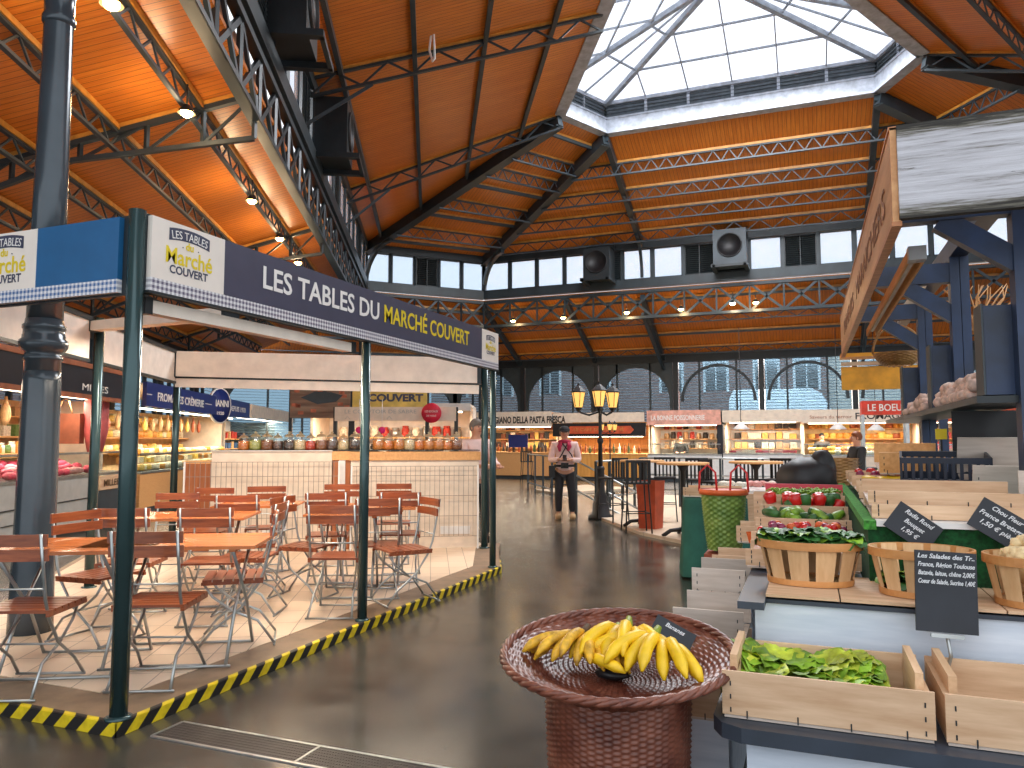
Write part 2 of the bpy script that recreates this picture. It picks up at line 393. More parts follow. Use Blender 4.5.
hall = [(A, B, P1, P2), (B, Cc, P2, P3), (Cc, D, P3, P4), (D, E_, P4, P5), (E_, Fp, P5, P6), (Fp, A, P6, P1)]
for e0, e1, t0, t1 in hall:
    panel(ceil, [V3(e0, ZE), V3(e1, ZE), V3(t1, ZL), V3(t0, ZL)], V3(e0, 0), V3(e1, 0))
# lower side roofs
def isect(p, d, q, e):
    det = d[0]*(-e[1])+e[0]*d[1]; r = (q[0]-p[0], q[1]-p[1]); t = (r[0]*(-e[1])+e[0]*r[1])/det; return (p[0]+d[0]*t, p[1]+d[1]*t)
wd = Vector((-.463, .886)); ab = (Vector(B)-Vector(A)).normalized(); abn = Vector((-ab.y, ab.x))
OFL, OFF = 5.5, 4.0; ZR, ZF, ZO, ZRF = 6.2, 4.9, 4.35, 6.74
lo = WL(8, OFL); abp = Vector(A)+abn*OFF
A2 = isect(lo, wd, abp, ab); B2 = isect(abp, ab, (0, 30), (1, 0)); F2 = tuple(WL(1.5, OFL))[:2]
C2, D2 = mir(B2), mir(A2)
def WLr(y, off=0): p = WL(y, off); return (2*CX-p.x, p.y)
panel(ceil, [V3(A, ZRF), V3(B, ZRF), V3(B2, ZF), V3(A2, 4.6)], V3(A, 0), V3(B, 0))
panel(ceil, [V3(B, ZRF), V3(Cc, ZRF), V3(C2, ZF), V3(B2, ZF)], V3(B, 0), V3(Cc, 0))
panel(ceil, [V3(Cc, ZRF), V3(D, ZRF), V3(D2, 4.6), V3(C2, ZF)], V3(Cc, 0), V3(D, 0))
f0 = tuple(WL(0))[:2]; f2 = tuple(WL(0, OFL))[:2]
panel(ceil, [V3(f0, ZR), V3(A, ZR), V3(A2, ZO), V3(f2, ZO)], V3(f0, 0), V3(A, 0))
panel(ceil, [V3(D, ZR), V3(WLr(9), ZR), V3(WLr(9, OFL), ZO), V3(D2, ZO)], V3(D, 0), V3(WLr(9), 0))
for yy in (0, 1):
    q0 = WL(0, .25) if not yy else Vector(WLr(9, .25)).to_3d(); q1 = WL(22.7, .25) if not yy else Vector(WLr(22.7, .25)).to_3d()
    panel(ceil, [V3(q0, 6.05), V3(q1, 6.05), V3(q1+Vector((.02, 0, 0)), 6.85), V3(q0+Vector((.02, 0, 0)), 6.85)], V3(q0, 0), V3(q1, 0), .02)
co = ceil.build('ceiling', 'ceil'); struct(co)
uvl = co.data.uv_layers.new(name='UVMap')
for lp in co.data.loops: uvl.data[lp.index].uv = ceil_uv[lp.vertex_index]

# hips, rafters and purlins
TR = [0]
def trim(mb_, mat):
    TR[0] += 1; return struct(mb_.build('trim_%d' % TR[0], mat))
hip = MB()
for e, t in ((A, P1), (B, P2), (Cc, P3), (D, P4), (E_, P5), (Fp, P6)):
    hip.bar(V3(e, ZE-.2), V3(t, ZL-.2), .2, .34); hip.bar(V3(e, ZE-.38), V3(t, ZL-.38), .3, .035)
    # curved foot of each hip running down to its corner post
    ev = V3(e, 0); tv = V3(t, 0); dv = (tv-ev).normalized()
    pts = [ev+dv*(1.5*(1-cos(a)))+Vector((0, 0, 7.05+1.5*sin(a)*.9)) for a in [i*pi/2/6 for i in range(7)]]
    for i in range(6): hip.bar(pts[i], pts[i+1], .14, .14)
trim(hip, 'steel')
def lerp2(a, b, t): return (a[0]+(b[0]-a[0])*t, a[1]+(b[1]-a[1])*t)
far_r = MB()
for p3 in (P2, P3):
    far_r.bar((p3[0], 26, ZE-.15), (p3[0], 21.0, ZL-.15), .16, .26)
    pts = [Vector((p3[0], 26-.9*(1-cos(a)), 7.2+1.3*sin(a))) for a in [i*pi/2/5 for i in range(6)]]
    for i in range(5): far_r.bar(pts[i], pts[i+1], .1, .1)
    far_r.bar((p3[0], 26, 6.5), (p3[0], 30, 4.72), .16, .22); far_r.bar((p3[0], 26, 5.9), (p3[0], 30, 4.3), .1, .12)
for x_ in (B[0], -8.1, Cc[0]): far_r.bar((x_, 26, 6.5), (x_, 30, 4.72), .14, .2)
trim(far_r, 'steel')
def purlins(e0, e1, t0, t1, ts, ze0, ze1, zt, kinds, n=26, bat=True, h=.34, mat='steel_l'):
    a = MB(); b = MB()
    for t, k in zip(ts, kinds):
        q0, q1 = lerp2(e0, t0, t), lerp2(e1, t1, t); z = ze0+(zt-ze0)*t
        p, q = V3(q0, z-.09), V3(q1, z-.09)
        if k: lattice(a, p, q, h, n, .045, .024, th=.07)
        else: a.bar(p, q, .09, .14)
        if bat: b.bar(p+Vector((0, 0, .055)), q+Vector((0, 0, .055)), .1, .07)
    trim(a, mat)
    if bat: trim(b, 'batten')
purlins(B, Cc, P2, P3, (.13, .33, .54, .77), ZE, ZE, ZL, (1, 1, 1, 1), 44)
purlins(A, B, P1, P2, (.08, .2, .32, .44, .56, .68, .80, .92), ZE, ZE, ZL, (0, 1, 0, 1, 0, 1, 1, 0), 14)
purlins(Cc, D, P3, P4, (.1, .32, .54, .76), ZE, ZE, ZL, (0, 1, 0, 1), 14)
purlins(D, E_, P4, P5, (.2, .42, .64, .86), ZE, ZE, ZL, (1, 0, 1, 0), 40)
purlins(Fp, A, P6, P1, (.1, .34, .58, .82), ZE, ZE, ZL, (0, 0, 0, 0), 40, bat=False)
# lattice rafters of the left and right roof slopes
for sgn in (0, 1):
    rf = MB(); rb = MB()
    for y in (17.4, 11.6, 5.6):
        e = WL(y); f_ = (y-2.5)/(A[1]-2.5); k = {17.4: 1.0, 11.6: .32, 5.6: -.35}[y]
        tp = Vector(lerp2(P6, P1, max(k, 0))); z1 = ZL
        if k < 0: tp = Vector((e.x+1.2, y+1.0)); z1 = ZE+.45
        p, q = V3(e, ZE-.08), V3(tp, z1-.08)
        if sgn: p.x = 2*CX-p.x; q.x = 2*CX-q.x
        lattice(rf, p, q, .36, 12, .05, .03, th=.08); rb.bar(p+Vector((0, 0, .05)), q+Vector((0, 0, .05)), .14, .05)
        e2 = WL(y-.4); i2 = e2+(q-p).normalized()*1.2*(1 if not sgn else 1)
        rf.bar(V3(e2 if not sgn else (2*CX-e2.x, e2.y), 7.3), p.lerp(q, .2)-Vector((0, 0, .4)), .06, .06)
    trim(rf, 'steel'); trim(rb, 'batten')
# side-aisle purlins and rafters on the left
a_ = MB(); b_ = MB()
for off in (.7, 1.75, 2.75, 3.75, 4.75):
    z = ZR-(ZR-ZO)*off/OFL-.1; p = WL(0, off); q = WL(23.5, off); p.z = q.z = z
    lattice(a_, p, q, .26, 86, .04, .022, th=.06); b_.bar(p+Vector((0, 0, .05)), q+Vector((0, 0, .05)), .1, .07)
trim(a_, 'steel_l'); trim(b_, 'batten')
a_ = MB(); b_ = MB()
for y in (2.0, 7.85, 13.4, 19):
    p = WL(y, 0); q = WL(y, OFL); p.z = ZR-.1; q.z = ZO-.1
    a_.bar(p, q, .09, .07); b_.bar(p+Vector((0, 0, .055)), q+Vector((0, 0, .055)), .12, .05)
    p2 = WL(y, 0); q2 = WL(y, OFL); p2.z = 5.5; q2.z = 3.7; m2 = WL(y, 2.3); m2.z = 5.1
    a_.bar(p2, m2, .07, .06); a_.bar(m2, q2, .07, .06)
    for i, t in enumerate((.0, .12, .25, .4, .55, .7, .85)):
        u = p.lerp(q, t); vv = (p2.lerp(m2, t/.418) if t < .418 else m2.lerp(q2, (t-.418)/.582))
        a_.bar(u, vv, .05, .05)
        if i: a_.bar(pu, vv, .035, .035)
        pu = u
trim(a_, 'steel'); trim(b_, 'batten')
a_ = MB(); b_ = MB()
for t in (.1, .36, .62, .86):
    y = 26+4*t; z = ZRF-(ZRF-ZF)*t-.1; lattice(a_, (-13, y, z), (9.5, y, z), .22, 60, .04, .022, th=.06) if t in (.36, .86) else a_.bar((-13, y, z), (9.5, y, z), .08, .12)
    b_.bar((-13, y, z+.05), (9.5, y, z+.05), .1, .07)
    q0, q1 = lerp2(A, A2, t), lerp2(B, B2, t); b_.bar(V3(q0, z), V3(q1, z), .1, .08); a_.bar(V3(q0, z-.1), V3(q1, z-.1), .07, .1)
trim(a_, 'steel_l'); trim(b_, 'batten')

# walls under the high roof: lattice girder, sill beam, windows, head beam
WN = [0]
def clerestory(name, p, q, pat, n, lat_n, y_units=()):
    p, q = Vector(p), Vector(q); L = (q-p).length; d = (q-p)/L; rz = atan2(d.y, d.x)
    g = MB(); lattice(g, V3(p, 6.70), V3(q, 6.70), .92, lat_n, .1, .05, cross=True, posts=True, th=.14); g.bar(V3(p, 6.98), V3(q, 6.98), .22, .3); g.bar(V3(p, 8.36), V3(q, 8.36), .2, .26)
    g.bar(V3(p, 5.76), V3(q, 5.76), .17, .05)
    for i in range(n+1):
        c = p.lerp(q, i/n); g.bar(V3(c, 7.1), V3(c, 8.3), .09, .12)
    wl = struct(g.build('wall_'+name, 'steel'))
    step = L/n
    for i in range(n):
        c = p.lerp(q, (i+.5)/n); k = pat[i % len(pat)]; WN[0] += 1
        fr = MB()
        for sx_ in (-1, 1): fr.bb(sx_*(step/2-.06)-.02, sx_*(step/2-.06)+.02, -.03, .03, 0, 1.08)
        fr.bb(-step/2+.05, step/2-.05, -.03, .03, 0, .04); fr.bb(-step/2+.05, step/2-.05, -.03, .03, 1.04, 1.08)
        if k == 'L':
            o = struct(fr.build('window_%d' % WN[0], 'steel_d', None, V3(c, 7.14), (0, 0, rz)))
            lv = MB(); lv.bb(-step/2+.07, step/2-.07, .05, .06, .03, 1.05)  # solid dark backplate added to stop sky light showing between the blades
            for j in range(14): lv.box((0, 0, .08+j*.07), (step-.14, .09, .012), Matrix.Rotation(radians(35), 3, 'X'))
            lv.bb(-.015, .015, -.06, -.04, 0, 1.05); lv.build('louvre_blades', 'louver_d', o)
        else:
            o = struct(fr.build('window_%d' % WN[0], 'steel', None, V3(c, 7.14), (0, 0, rz)))
            pn = MB(); pn.bb(-step/2+.07, step/2-.07, -.008, .008, .03, 1.05); pn.build('pane', 'frost', o)
clerestory('back', B, Cc, 'WWWWLWWLLWLWWWWWWW', 18, 18)
clerestory('back_left', A, B, 'WWLWW', 5, 5)
clerestory('left', Fp, A, 'LWWWWLWWLWWW', 20, 22)
clerestory('back_right', Cc, D, 'WLWWW', 5, 5)

# roof lantern
LP = [P1, P2, P3, P4, P5, P6]
curb = MB(); lou = MB(); gl = MB(); rib = MB(); AP = Vector((CX, 17.1, 12.0)); zg = 11.35
for i in range(6):
    a, b = Vector(LP[i]), Vector(LP[(i+1) % 6]); L = (b-a).length; d = (b-a)/L
    curb.bar(V3(a, 10.66), V3(b, 10.66), .16, .4); curb.bar(V3(a, 10.44), V3(b, 10.44), .3, .06); curb.bar(V3(a, 10.88), V3(b, 10.88), .22, .05); curb.bar(V3(a, zg), V3(b, zg), .16, .1)
    n = max(1, round(L/1.15))
    for j in range(n+1): c = a.lerp(b, j/n); curb.bar(V3(c, 10.88), V3(c, zg), .08, .08)
    for j in range(4): lou.bar(V3(a, 10.95+j*.1), V3(b, 10.95+j*.1), .09, .014)
    lou.bar(V3(a, 11.1), V3(b, 11.1), .02, .4)
    gl.add([V3(a, zg+.05), V3(b, zg+.05), AP+Vector((0, 0, .05)), V3(a, zg+.07), V3(b, zg+.07), AP+Vector((0, 0, .07))], [(0, 1, 2), (5, 4, 3), (0, 3, 4, 1), (1, 4, 5, 2), (2, 5, 3, 0)])
    rib.bar(V3(a, zg), AP, .12, .14)
    m_ = max(1, round(L/2.2))
    for j in range(1, m_*2):
        f_ = j/(m_*2); e = V3(a.lerp(b, f_), zg+.02); k = 1-abs(2*f_-1); inn = V3(a.lerp(b, .5), zg).lerp(AP, k*.98)
        tgt = e+(AP-V3(a.lerp(b, .5), zg))*k*.98; rib.bar(e, tgt, .03, .05)
    for t in (.33, .62): rib.bar(V3(a, zg).lerp(AP, t), V3(b, zg).lerp(AP, t), .04, .05)
trim(curb, 'curbw'); trim(lou, 'louver'); trim(rib, 'rib')
WN[0] += 1; sk = struct(gl.build('window_%d' % WN[0], 'sky'))

# iron columns
def column(loc, label, top, h0=2.28):
    t = thing('iron_column', label, 'column', loc); K = .61
    m = MB(); m.lathe([(.24, 0), (.235, .2), (.225, .5), (.205, h0-.45), (.2, h0-.38)], 40, sx=K, sy=K); m.build('pedestal', 'column', t)
    m = MB(); z = h0-.30
    m.lathe([(.198, z-.1), (.198, z), (.215, z+.005), (.215, z+.03), (.2, z+.035), (.2, z+.06), (.235, z+.075), (.262, z+.1), (.268, z+.125), (.262, z+.15), (.235, z+.165), (.232, z+.19), (.225, z+.195), (.225, z+.23), (.236, z+.24), (.236, z+.265), (.212, z+.275), (.205, z+.31)], 40, sx=K, sy=K); m.build('moulded_collar', 'column', t)
    m = MB(); m.lathe([(.2, z+.3), (.185, z+1.4), (.165, top-.62), (.165, top-.6)], 40, sx=K, sy=K); m.build('shaft', 'column', t)
    m = MB(); z = top-.62
    m.lathe([(.165, z), (.19, z+.02), (.19, z+.06), (.17, z+.09), (.172, z+.25), (.2, z+.28), (.2, z+.32), (.19, z+.35), (.21, z+.42), (.26, z+.55), (.31, z+.6), (.33, z+.62)], 40, sx=K, sy=K)
    for k in range(8):
        a = k*pi/4; m.box((.235*K*cos(a), .235*K*sin(a), z+.49), (.05, .06, .16), a)
    m.build('leaf_capital', 'column', t)
    m = MB(); m.bb(-.12, .12, -.12, .12, top, 5.75); m.build('upper_post', 'column', t); return t
column(atz(30, 632, .065).xy.to_3d()+Vector((0, 0, .066)), 'slate grey cast iron column with moulded collar standing beside the nearest cafe chair', 5.2)
def post(loc, label):
    t = thing('iron_post', label, 'column', loc); m = MB(); m.bb(-.14, .14, -.14, .14, 0, 5.7); m.build('shaft', 'steel', t)
    m = MB(); m.bb(-.22, .22, -.22, .22, 0, .5); m.build('base_block', 'steel', t)
    m = MB(); m.bb(-.2, .2, -.2, .2, 5.3, 5.42); m.build('capital', 'steel', t)
post((*A, 0), 'grey iron post at the far left corner of the high hall'); post((*B, 0), 'grey iron post where the banner ends, at the corner of the far hall wall'); post((*Cc, 0), 'grey iron post at the far right corner of the hall')

# outer glazed walls with round arches
M['arch_p'] = plain('arch_spandrel', (44, 54, 58), .45, 0, .1)
def arch_bay(wname, cx, cy, rz, W, top, filled=True, zs=3.0):
    WN[0] += 1; m = MB(); h = W/2-.12; R = h-.12; y0, y1 = -.05, .05
    arc = [(R*cos(a), zs+(top-zs-.22)*sin(a)) for a in [pi*i/16 for i in range(17)]]
    if filled:
        for i in range(16):
            (x0, z0), (x1, z1) = arc[i], arc[i+1]
            vs = [(x0, y0, z0), (x1, y0, z1), (x1, y0, top), (x0, y0, top), (x0, y1, z0), (x1, y1, z1), (x1, y1, top), (x0, y1, top)]
            m.add(vs, [(0, 1, 2, 3), (7, 6, 5, 4), (0, 4, 5, 1), (3, 2, 6, 7)])
        for s_ in (-1, 1): m.bb(min(s_*R, s_*h), max(s_*R, s_*h), y0, y1, 1.0, top)
    else:
        for i in range(16): m.bar((arc[i][0], 0, arc[i][1]), (arc[i+1][0], 0, arc[i+1][1]), .12, .1)
    m.bb(-h, h, y0, y1, .9, 1.1)
    for x_ in ((-.75, .6) if filled else (-.7, .7)): m.bb(x_-.035, x_+.035, y0, y1, 1, top)
    o = struct(m.build('window_%d' % WN[0], 'arch_p' if filled else 'steel', None, (cx, cy, 0), (0, 0, rz)))
    g = MB(); g.bb(-h, h, .055, .07, 1.0, top); g.build('louvred_glass', 'lamella', o)
def outer_wall(name, p, q, n, top, filled):
    p, q = Vector(p), Vector(q); L = (q-p).length; rz = atan2(q.y-p.y, q.x-p.x); m = MB()
    m.bar(V3(p, .45), V3(q, .45), .2, .9); m.bar(V3(p, top+.12), V3(q, top+.12), .2, .34)
    for i in range(n+1): c = p.lerp(q, i/n); m.bar(V3(c, 0), V3(c, top), .18, .24)
    struct(m.build('wall_'+name, 'steel_d'))
    for i in range(n): c = p.lerp(q, (i+.5)/n); arch_bay(name, c.x, c.y, rz, L/n, top, filled(i))
outer_wall('outer_back', (-14.53, 30), (8.09, 30), 7, 4.62, lambda i: i in (0, 1, 2, 6))
outer_wall('outer_left', tuple(WL(1.5, OFL+.1))[:2], A2, 8, 4.1, lambda i: True)
outer_wall('outer_corner', A2, (-14.53, 30), 2, 4.3, lambda i: True)
m = MB(); m.bb(8.1, 14, 29.9, 30.1, 0, 4.8); m.bar((14, 30, 2.4), (*D2, 2.4), .2, 4.8); struct(m.build('wall_outer_right', 'steel_d'))

# town houses across the street, an added sky-blocking building, and a parked van
def house(x0, x1, y, h, mat, label, winx):
    t = thing('town_house', label, 'house', ((x0+x1)/2, y, 0)); W = x1-x0
    m = MB(); m.bb(-W/2, W/2, 0, 6, 0, h); m.build('facade', mat, t)
    for wx in winx:
        for z in (1.0, 4.2, 7.2):
            if z+1.8 > h: continue
            m = MB(); m.bb(wx-.55, wx+.55, -.05, 0, z, z+1.8); m.m = 1
            m.bb(wx-.68, wx-.55, -.08, 0, z-.1, z+1.9); m.bb(wx+.55, wx+.68, -.08, 0, z-.1, z+1.9); m.bb(wx-.68, wx+.68, -.08, 0, z+1.8, z+1.95); m.bb(wx-.03, wx+.03, -.09, 0, z, z+1.8)
            m.build('window', ['blk_shiny', 'white'], t)
t = thing('town_house', 'long brick building added outside the left glazed wall to darken its glass', 'house', (*WL(12, 12).xy, 0), atan2(.886, -.463))  # added block that hides the bright sky behind the left glazing
m = MB(); m.bb(-16, 20, 0, 5, 0, 8.5); m.build('facade', 'brick', t)
for k in range(9): m = MB(); m.bb(-14+k*3.4, -12.9+k*3.4, -.05, 0, 1.2, 3.2); m.m = 1; m.bb(-14.1+k*3.4, -12.8+k*3.4, -.07, 0, 3.2, 3.35); m.build('window', ['blk_shiny', 'white'], t)
house(-22, -8.2, 42, 10, 'brick', 'red brick town house beyond the left arches', (-5, -2, 1, 4)); 
house(-8.2, 1, 42, 9, 'brick', 'brown brick town house straight beyond the arched glass wall', (-3.4, -1, 1.6, 3.6))
house(1, 14, 43, 7.5, 'cream', 'pale rendered house beyond the right end of the glass wall', (-4, -1, 2.5))
vt = thing('parked_van', 'white van parked outside behind the arched glass wall', 'van', (atY(786, 400, 36.5).x, 36.5, 0)); vt.scale = (1.0, 1.3, 1.5)
m = MB(); pf = [(-2.4, .5), (-2.4, 2.2), (-2.2, 2.5), (1.1, 2.5), (1.5, 2.35), (2.2, 1.45), (3.0, 1.2), (3.1, .5)]; n = len(pf)
m.add([(x, -.95, z) for x, z in pf]+[(x, .95, z) for x, z in pf], [tuple(range(n)), tuple(range(2*n-1, n-1, -1))]+[(i, n+i, n+(i+1) % n, (i+1) % n) for i in range(n)]); m.build('body', 'white', vt)
for x_ in (-1.5, 2.1): m = MB(); m.lathe([(.0, -.1), (.36, -.1), (.36, .1), (0, .1)], 20); m.build('wheel', 'black', vt, (x_, -.9, .38), (pi/2, 0, 0))
mb = MB(); mb.bb(-40, 40, 34, 60, -.3, -.02); struct(mb.build('trim_street', plain('asphalt', (96, 96, 98), .9)))

# fan units on the walls
def fan_unit(loc, rz, label, s=1.05, dark=False, sc=1):
    t = thing('fan_unit', label, 'ventilation unit', loc, rz); mt = 'steel_d' if dark else 'steel_l'
    m = MB(); m.bb(-s/2, s/2, -.75, 0, .12, .12+s*1.12)
    m.build('casing', mt, t)
    m = MB(); m.m = 0; m.lathe([(0, 0), (.36, 0), (.36, .04), (.4, .04), (.4, 0)], 28, cap=False); m.build('fan_grille', 'black', t, (0, -.755, .12+s*.6), (pi/2, 0, 0))
    m = MB(); m.bb(-s/2-.05, -s/2+.08, -1.0, 0, 0, .1); m.bb(s/2-.08, s/2+.05, -1.0, 0, 0, .1); m.bb(-s/2, s/2, -1.0, -.93, 0, .08)
    m.bar((-s/2, -.1, .1), (-s/2, -.1, 1.5), .04, .04); m.bar((s/2, -.1, .1), (s/2, -.1, 1.5), .04, .04); m.build('bracket', 'steel_d', t)
G_ = 'fan units on the high walls'
fan_unit((-6.73, 25.85, 7.0), 0, 'dark fan unit high on the far wall above the left lamps', .95, True)
fan_unit((-2.24, 25.85, 7.1), 0, 'light grey fan unit with round grille high on the far wall', 1.05)
aL = atan2(.886, -.463)
fan_unit((-9.2, 12.3, 7.0), aL, 'black fan unit hung on the left roof girder above the banner corner', 1.0, True)
fan_unit((-7.4, 8.6, 7.2), aL, 'black fan unit at the top edge of the picture, nearest on the left girder', 1.0, True)

# hanging lamps
def lamp(loc, label, cool=False, r=.075, e=28, col=(1, .72, .42), drop=.35):
    t = thing('hanging_lamp', label, 'lamp', loc)
    m = MB(); m.lathe([(.03, .09), (.05, .08), (.1, .0), (.105, -.02)], 16, cap=False); m.tube([(0, 0, .08), (0, 0, drop)], .012, 6); m.build('shade', 'steel_d', t)
    m = MB(); m.ell((0, 0, -.01), (r, r, r*.8), 12); m.build('bulb', 'bulb_c' if cool else 'bulb', t)
    d = bpy.data.lights.new('lamp_light', 'POINT'); d.energy = e; d.color = col; d.shadow_soft_size = .12
    o = bpy.data.objects.new('lamp_light', d); COL.objects.link(o); o.location = (0, 0, -.16); o.parent = t
for i, p in enumerate(((-5.9, 4.85), (-7.03, 6.89), (-8.62, 9.92), (-9.73, 12.03), (-10.67, 13.84))):
    lamp((*p, 5.5), 'warm lamp under the left aisle roof, %s one counting from the iron column' % ORD[i], e=24)
for i, (x_, z_, c_) in enumerate(((-10.04, 6.0, 0), (-8.1, 6.0, 0), (-5.78, 6.04, 0), (-3.91, 6.04, 0), (-2.22, 6.12, 1), (-1.49, 6.1, 0))):
    lamp((x_, 25.6, z_-.1), 'small lamp under the far girder, %s one from the left corner post' % ORD[i], bool(c_), .09, 16)
# rope loop and strap hanging from the roof
rp = MB(); rp.tube([(0, 0, .0), (.02, .02, -.4), (-.03, 0, -.9), (.05, 0, -1.15), (.09, 0, -1.1), (.05, .02, -.5), (.01, 0, 0)], .022, 6)
o = rp.build('rope_loop', 'white', None, atd(431, 5, 14)); tag(o, 'white loop of rope hanging from the wooden roof', 'rope')
rp = MB(); rp.tube([(0, 0, 1.2), (.0, 0, .3), (.02, 0, 0)], .04, 6); o = rp.build('rope', 'white', None, atd(556, 36, 16)); tag(o, 'thin white rope end hanging near the skylight', 'rope')
# ================================================================ raised cafe terrace
def atpl(x, y, p, q):
    n = (q[1]-p[1], -(q[0]-p[0])); r = ray(x, y); t = (n[0]*p[0]+n[1]*p[1])/(n[0]*r[0]+n[1]*r[1]); return Vector((r[0]*t, r[1]*t, EYE+r[2]*t))
PH = .065
poly = [(-3.2, 2.83), (-3.2, 7.78), (-3.86, 9.25), (-4.1, 9.55), (-8.6, 7.15), (-5.18, 2.83)][::-1]
m = MB(); m.prism([(-3.2, 2.83), (-3.2, 7.78), (-3.75, 9.05), (-3.95, 9.6), (-8.5, 7.2), (-8.25, 8.5), (-5.18, 2.83)][:4]+[(-8.6, 7.15), (-5.18, 2.83)], 0, PH)
tp = m.build('terrace_platform', 'curb'); flip_out(tp); tag(tp, 'raised concrete terrace platform carrying the cafe chairs', 'platform')
m = MB(); m.prism([(-3.5, 3.13), (-3.5, 7.7), (-4.05, 9.0), (-4.15, 9.45), (-8.5, 7.15), (-5.35, 3.13)], PH, PH+.004)
o = m.build('terrace_tiling', 'tile'); flip_out(o); tag(o, 'cream square tiling laid over the raised terrace', 'tiles')
tt = thing('hazard_tape', 'yellow and black striped tape along the edge of the raised terrace', 'tape', (0, 0, 0))
m = MB(); m.bar((-5.1, 2.825, .034), (-3.19, 2.825, .034), .012, .066); m.bar((-5.1, 2.84, .067), (-3.2, 2.84, .067), .03, .004); m.build('front_strip', 'hazard', tt)
m = MB(); m.bar((-3.194, 2.819, .034), (-3.194, 7.78, .034), .012, .066); m.bar((-3.21, 2.82, .067), (-3.21, 7.78, .067), .03, .004); m.build('side_strip', 'hazard', tt)
m = MB(); m.bar((-3.19, 7.77, .034), (-3.42, 8.3, .034), .012, .066); m.build('end_strip', 'hazard', tt)

# floor drain
t = thing('floor_drain', 'long perforated steel floor drain in front of the terrace corner', 'drain', (-2.0, 3.0, 0))
m = MB(); 
for y_ in (-.1, .1): m.bb(-1.05, 1.5, y_-.008, y_+.008, 0, .006)
for x_ in (-1.05, -.2, .65, 1.5): m.bb(x_-.006, x_+.006, -.1, .1, 0, .006)
m.build('frame', 'chrome', t)
m = MB()
for i in range(170): x_ = -1.04+i*.015; m.bb(x_, x_+.005, -.095, .095, 0.0, .004)
for j in range(8): y_ = -.09+j*.026; m.bb(-1.04, 1.49, y_-.003, y_+.003, 0, .0045)
m.build('grating', plain('drain_steel', (84, 78, 74), .45, .5), t)
m = MB(); m.bb(-1.04, 1.49, -.095, .095, .0005, .0015); m.build('channel', 'black', t)

# poles and name boards of the awning frame
def pole(p, z1, r, label):
    t = thing('awning_pole', label, 'pole', (p[0], p[1], PH)); m = MB(); m.tube([(0, 0, 0), (0, 0, z1-PH)], r, 20); m.build('tube', 'pole', t)
    m = MB(); m.lathe([(r*1.5, 0), (r*1.5, .012), (r*1.02, .02)], 20); m.build('base_collar', 'pole', t); return t
pole((-3.25, 2.88), 2.66, .043, 'dark green pole at the near corner of the terrace'); pole((-3.25, 5.09), 2.3, .037, 'dark green pole halfway along the terrace edge')
pole((-3.27, 7.72), 2.3, .036, 'dark green pole at the far end of the striped tape'); pole((-3.95, 9.05), 2.6, .045, 'dark green pole at the right end of the white counter')
pole((-6.38, 5.265), 2.64, .045, 'thin dark pole just right of the cast iron column'); pole((-7.78, 7.62), 2.64, .045, 'thin dark pole at the left end of the white awning cassette')
def logo(parent, x, z, w, y=-.0035):
    s = w/.5
    text('LES TABLES', .075*s, 'ltr', parent, (x, y-.001, z+.085*s), 0, 0, .0005, .30*s, 'banner_text', bend=1.3/s)
    # curved ribbon behind
    m = MB(); pts = []
    for i in range(13):
        a = (i/12-.5)*.46; R = .77*s; pts.append((R*sin(a), R*cos(a)-R))
    for i in range(12):
        (x0, z0), (x1, z1) = pts[i], pts[i+1]; vs = [(x+x0, y, z+.075*s+z0), (x+x1, y, z+.075*s+z1), (x+x1, y, z+.155*s+z1), (x+x0, y, z+.155*s+z0)]
        m.add(vs, [(0, 1, 2, 3)])
    m.build('ribbon', 'navy', parent)
    text('du', .07*s, 'yel', parent, (x+.0, y, z+.02*s), 0, .002, .0004, name='script_du')
    for q in (-.06, .075): mm = MB(); mm.lathe([(.004*s, 0), (.004*s, .003)], 8); mm.build('dot', 'navy', parent, (x+q*s, y, z+.03*s), (pi/2, 0, 0))
    text('Marché', .15*s, 'yel', parent, (x, y-.0005, z-.09*s), 0, .002, .0005, .40*s, 'script_marche')
    text('COUVERT', .075*s, 'navy', parent, (x, y, z-.155*s), 0, .0015, .0004, .33*s, 'couvert_text')
b = thing('name_board', 'long slate blue name board with cream and yellow lettering over the terrace', 'sign', (-3.19, 5.3, 2.24), pi/2)
m = MB(); m.bb(-1.85, 1.93, 0, .03, .07, .40); m.build('board', 'navy_sign', b)
m = MB(); m.bb(-2.38, -1.85, -.002, .03, .07, .40); m.build('logo_panel', 'logo', b); m = MB(); m.bb(1.93, 2.38, -.002, .03, .07, .40); m.build('logo_panel', 'logo', b)
m = MB(); m.bb(-2.38, 2.38, -.003, .03, 0, .07); m.build('gingham_strip', 'gingham', b)
m = MB(); m.bb(-2.4, 2.4, .03, .05, -.015, .41); m.bb(-2.39, 2.39, -.004, .05, -.015, -.001); m.build('rear_rail', 'steel_d', b)
logo(b, -2.12, .25, .42); logo(b, 2.16, .25, .34)
text('LES TABLES DU', .20, 'ltr', b, (-0.817, -.002, .18), 0, .003, .001, 1.385, 'white_words', align='CENTER', label='cream LES TABLES DU lettering')
text('MARCHÉ COUVERT', .20, 'yel', b, (0.776, -.002, .18), 0, .003, .001, 1.648, 'yellow_words', align='CENTER', label='yellow MARCHÉ COUVERT lettering')
b = thing('name_board', 'blue name board with cream logo panel over the front end of the terrace', 'sign', (-4.0, 2.83, 2.22), 0)
m = MB(); m.bb(.07, .68, 0, .03, .07, .40); m.build('board', 'blue_sign', b)
m = MB(); m.bb(-1.3, .07, -.002, .03, .07, .40); m.build('logo_panel', 'logo', b)
m = MB(); m.bb(-1.3, .68, -.003, .03, 0, .07); m.build('gingham_strip', 'gingham_b', b)
m = MB(); m.bb(-1.3, .78, .03, .05, -.012, .41); m.build('rear_rail', 'steel_d', b)
logo(b, -.19, .25, .44)
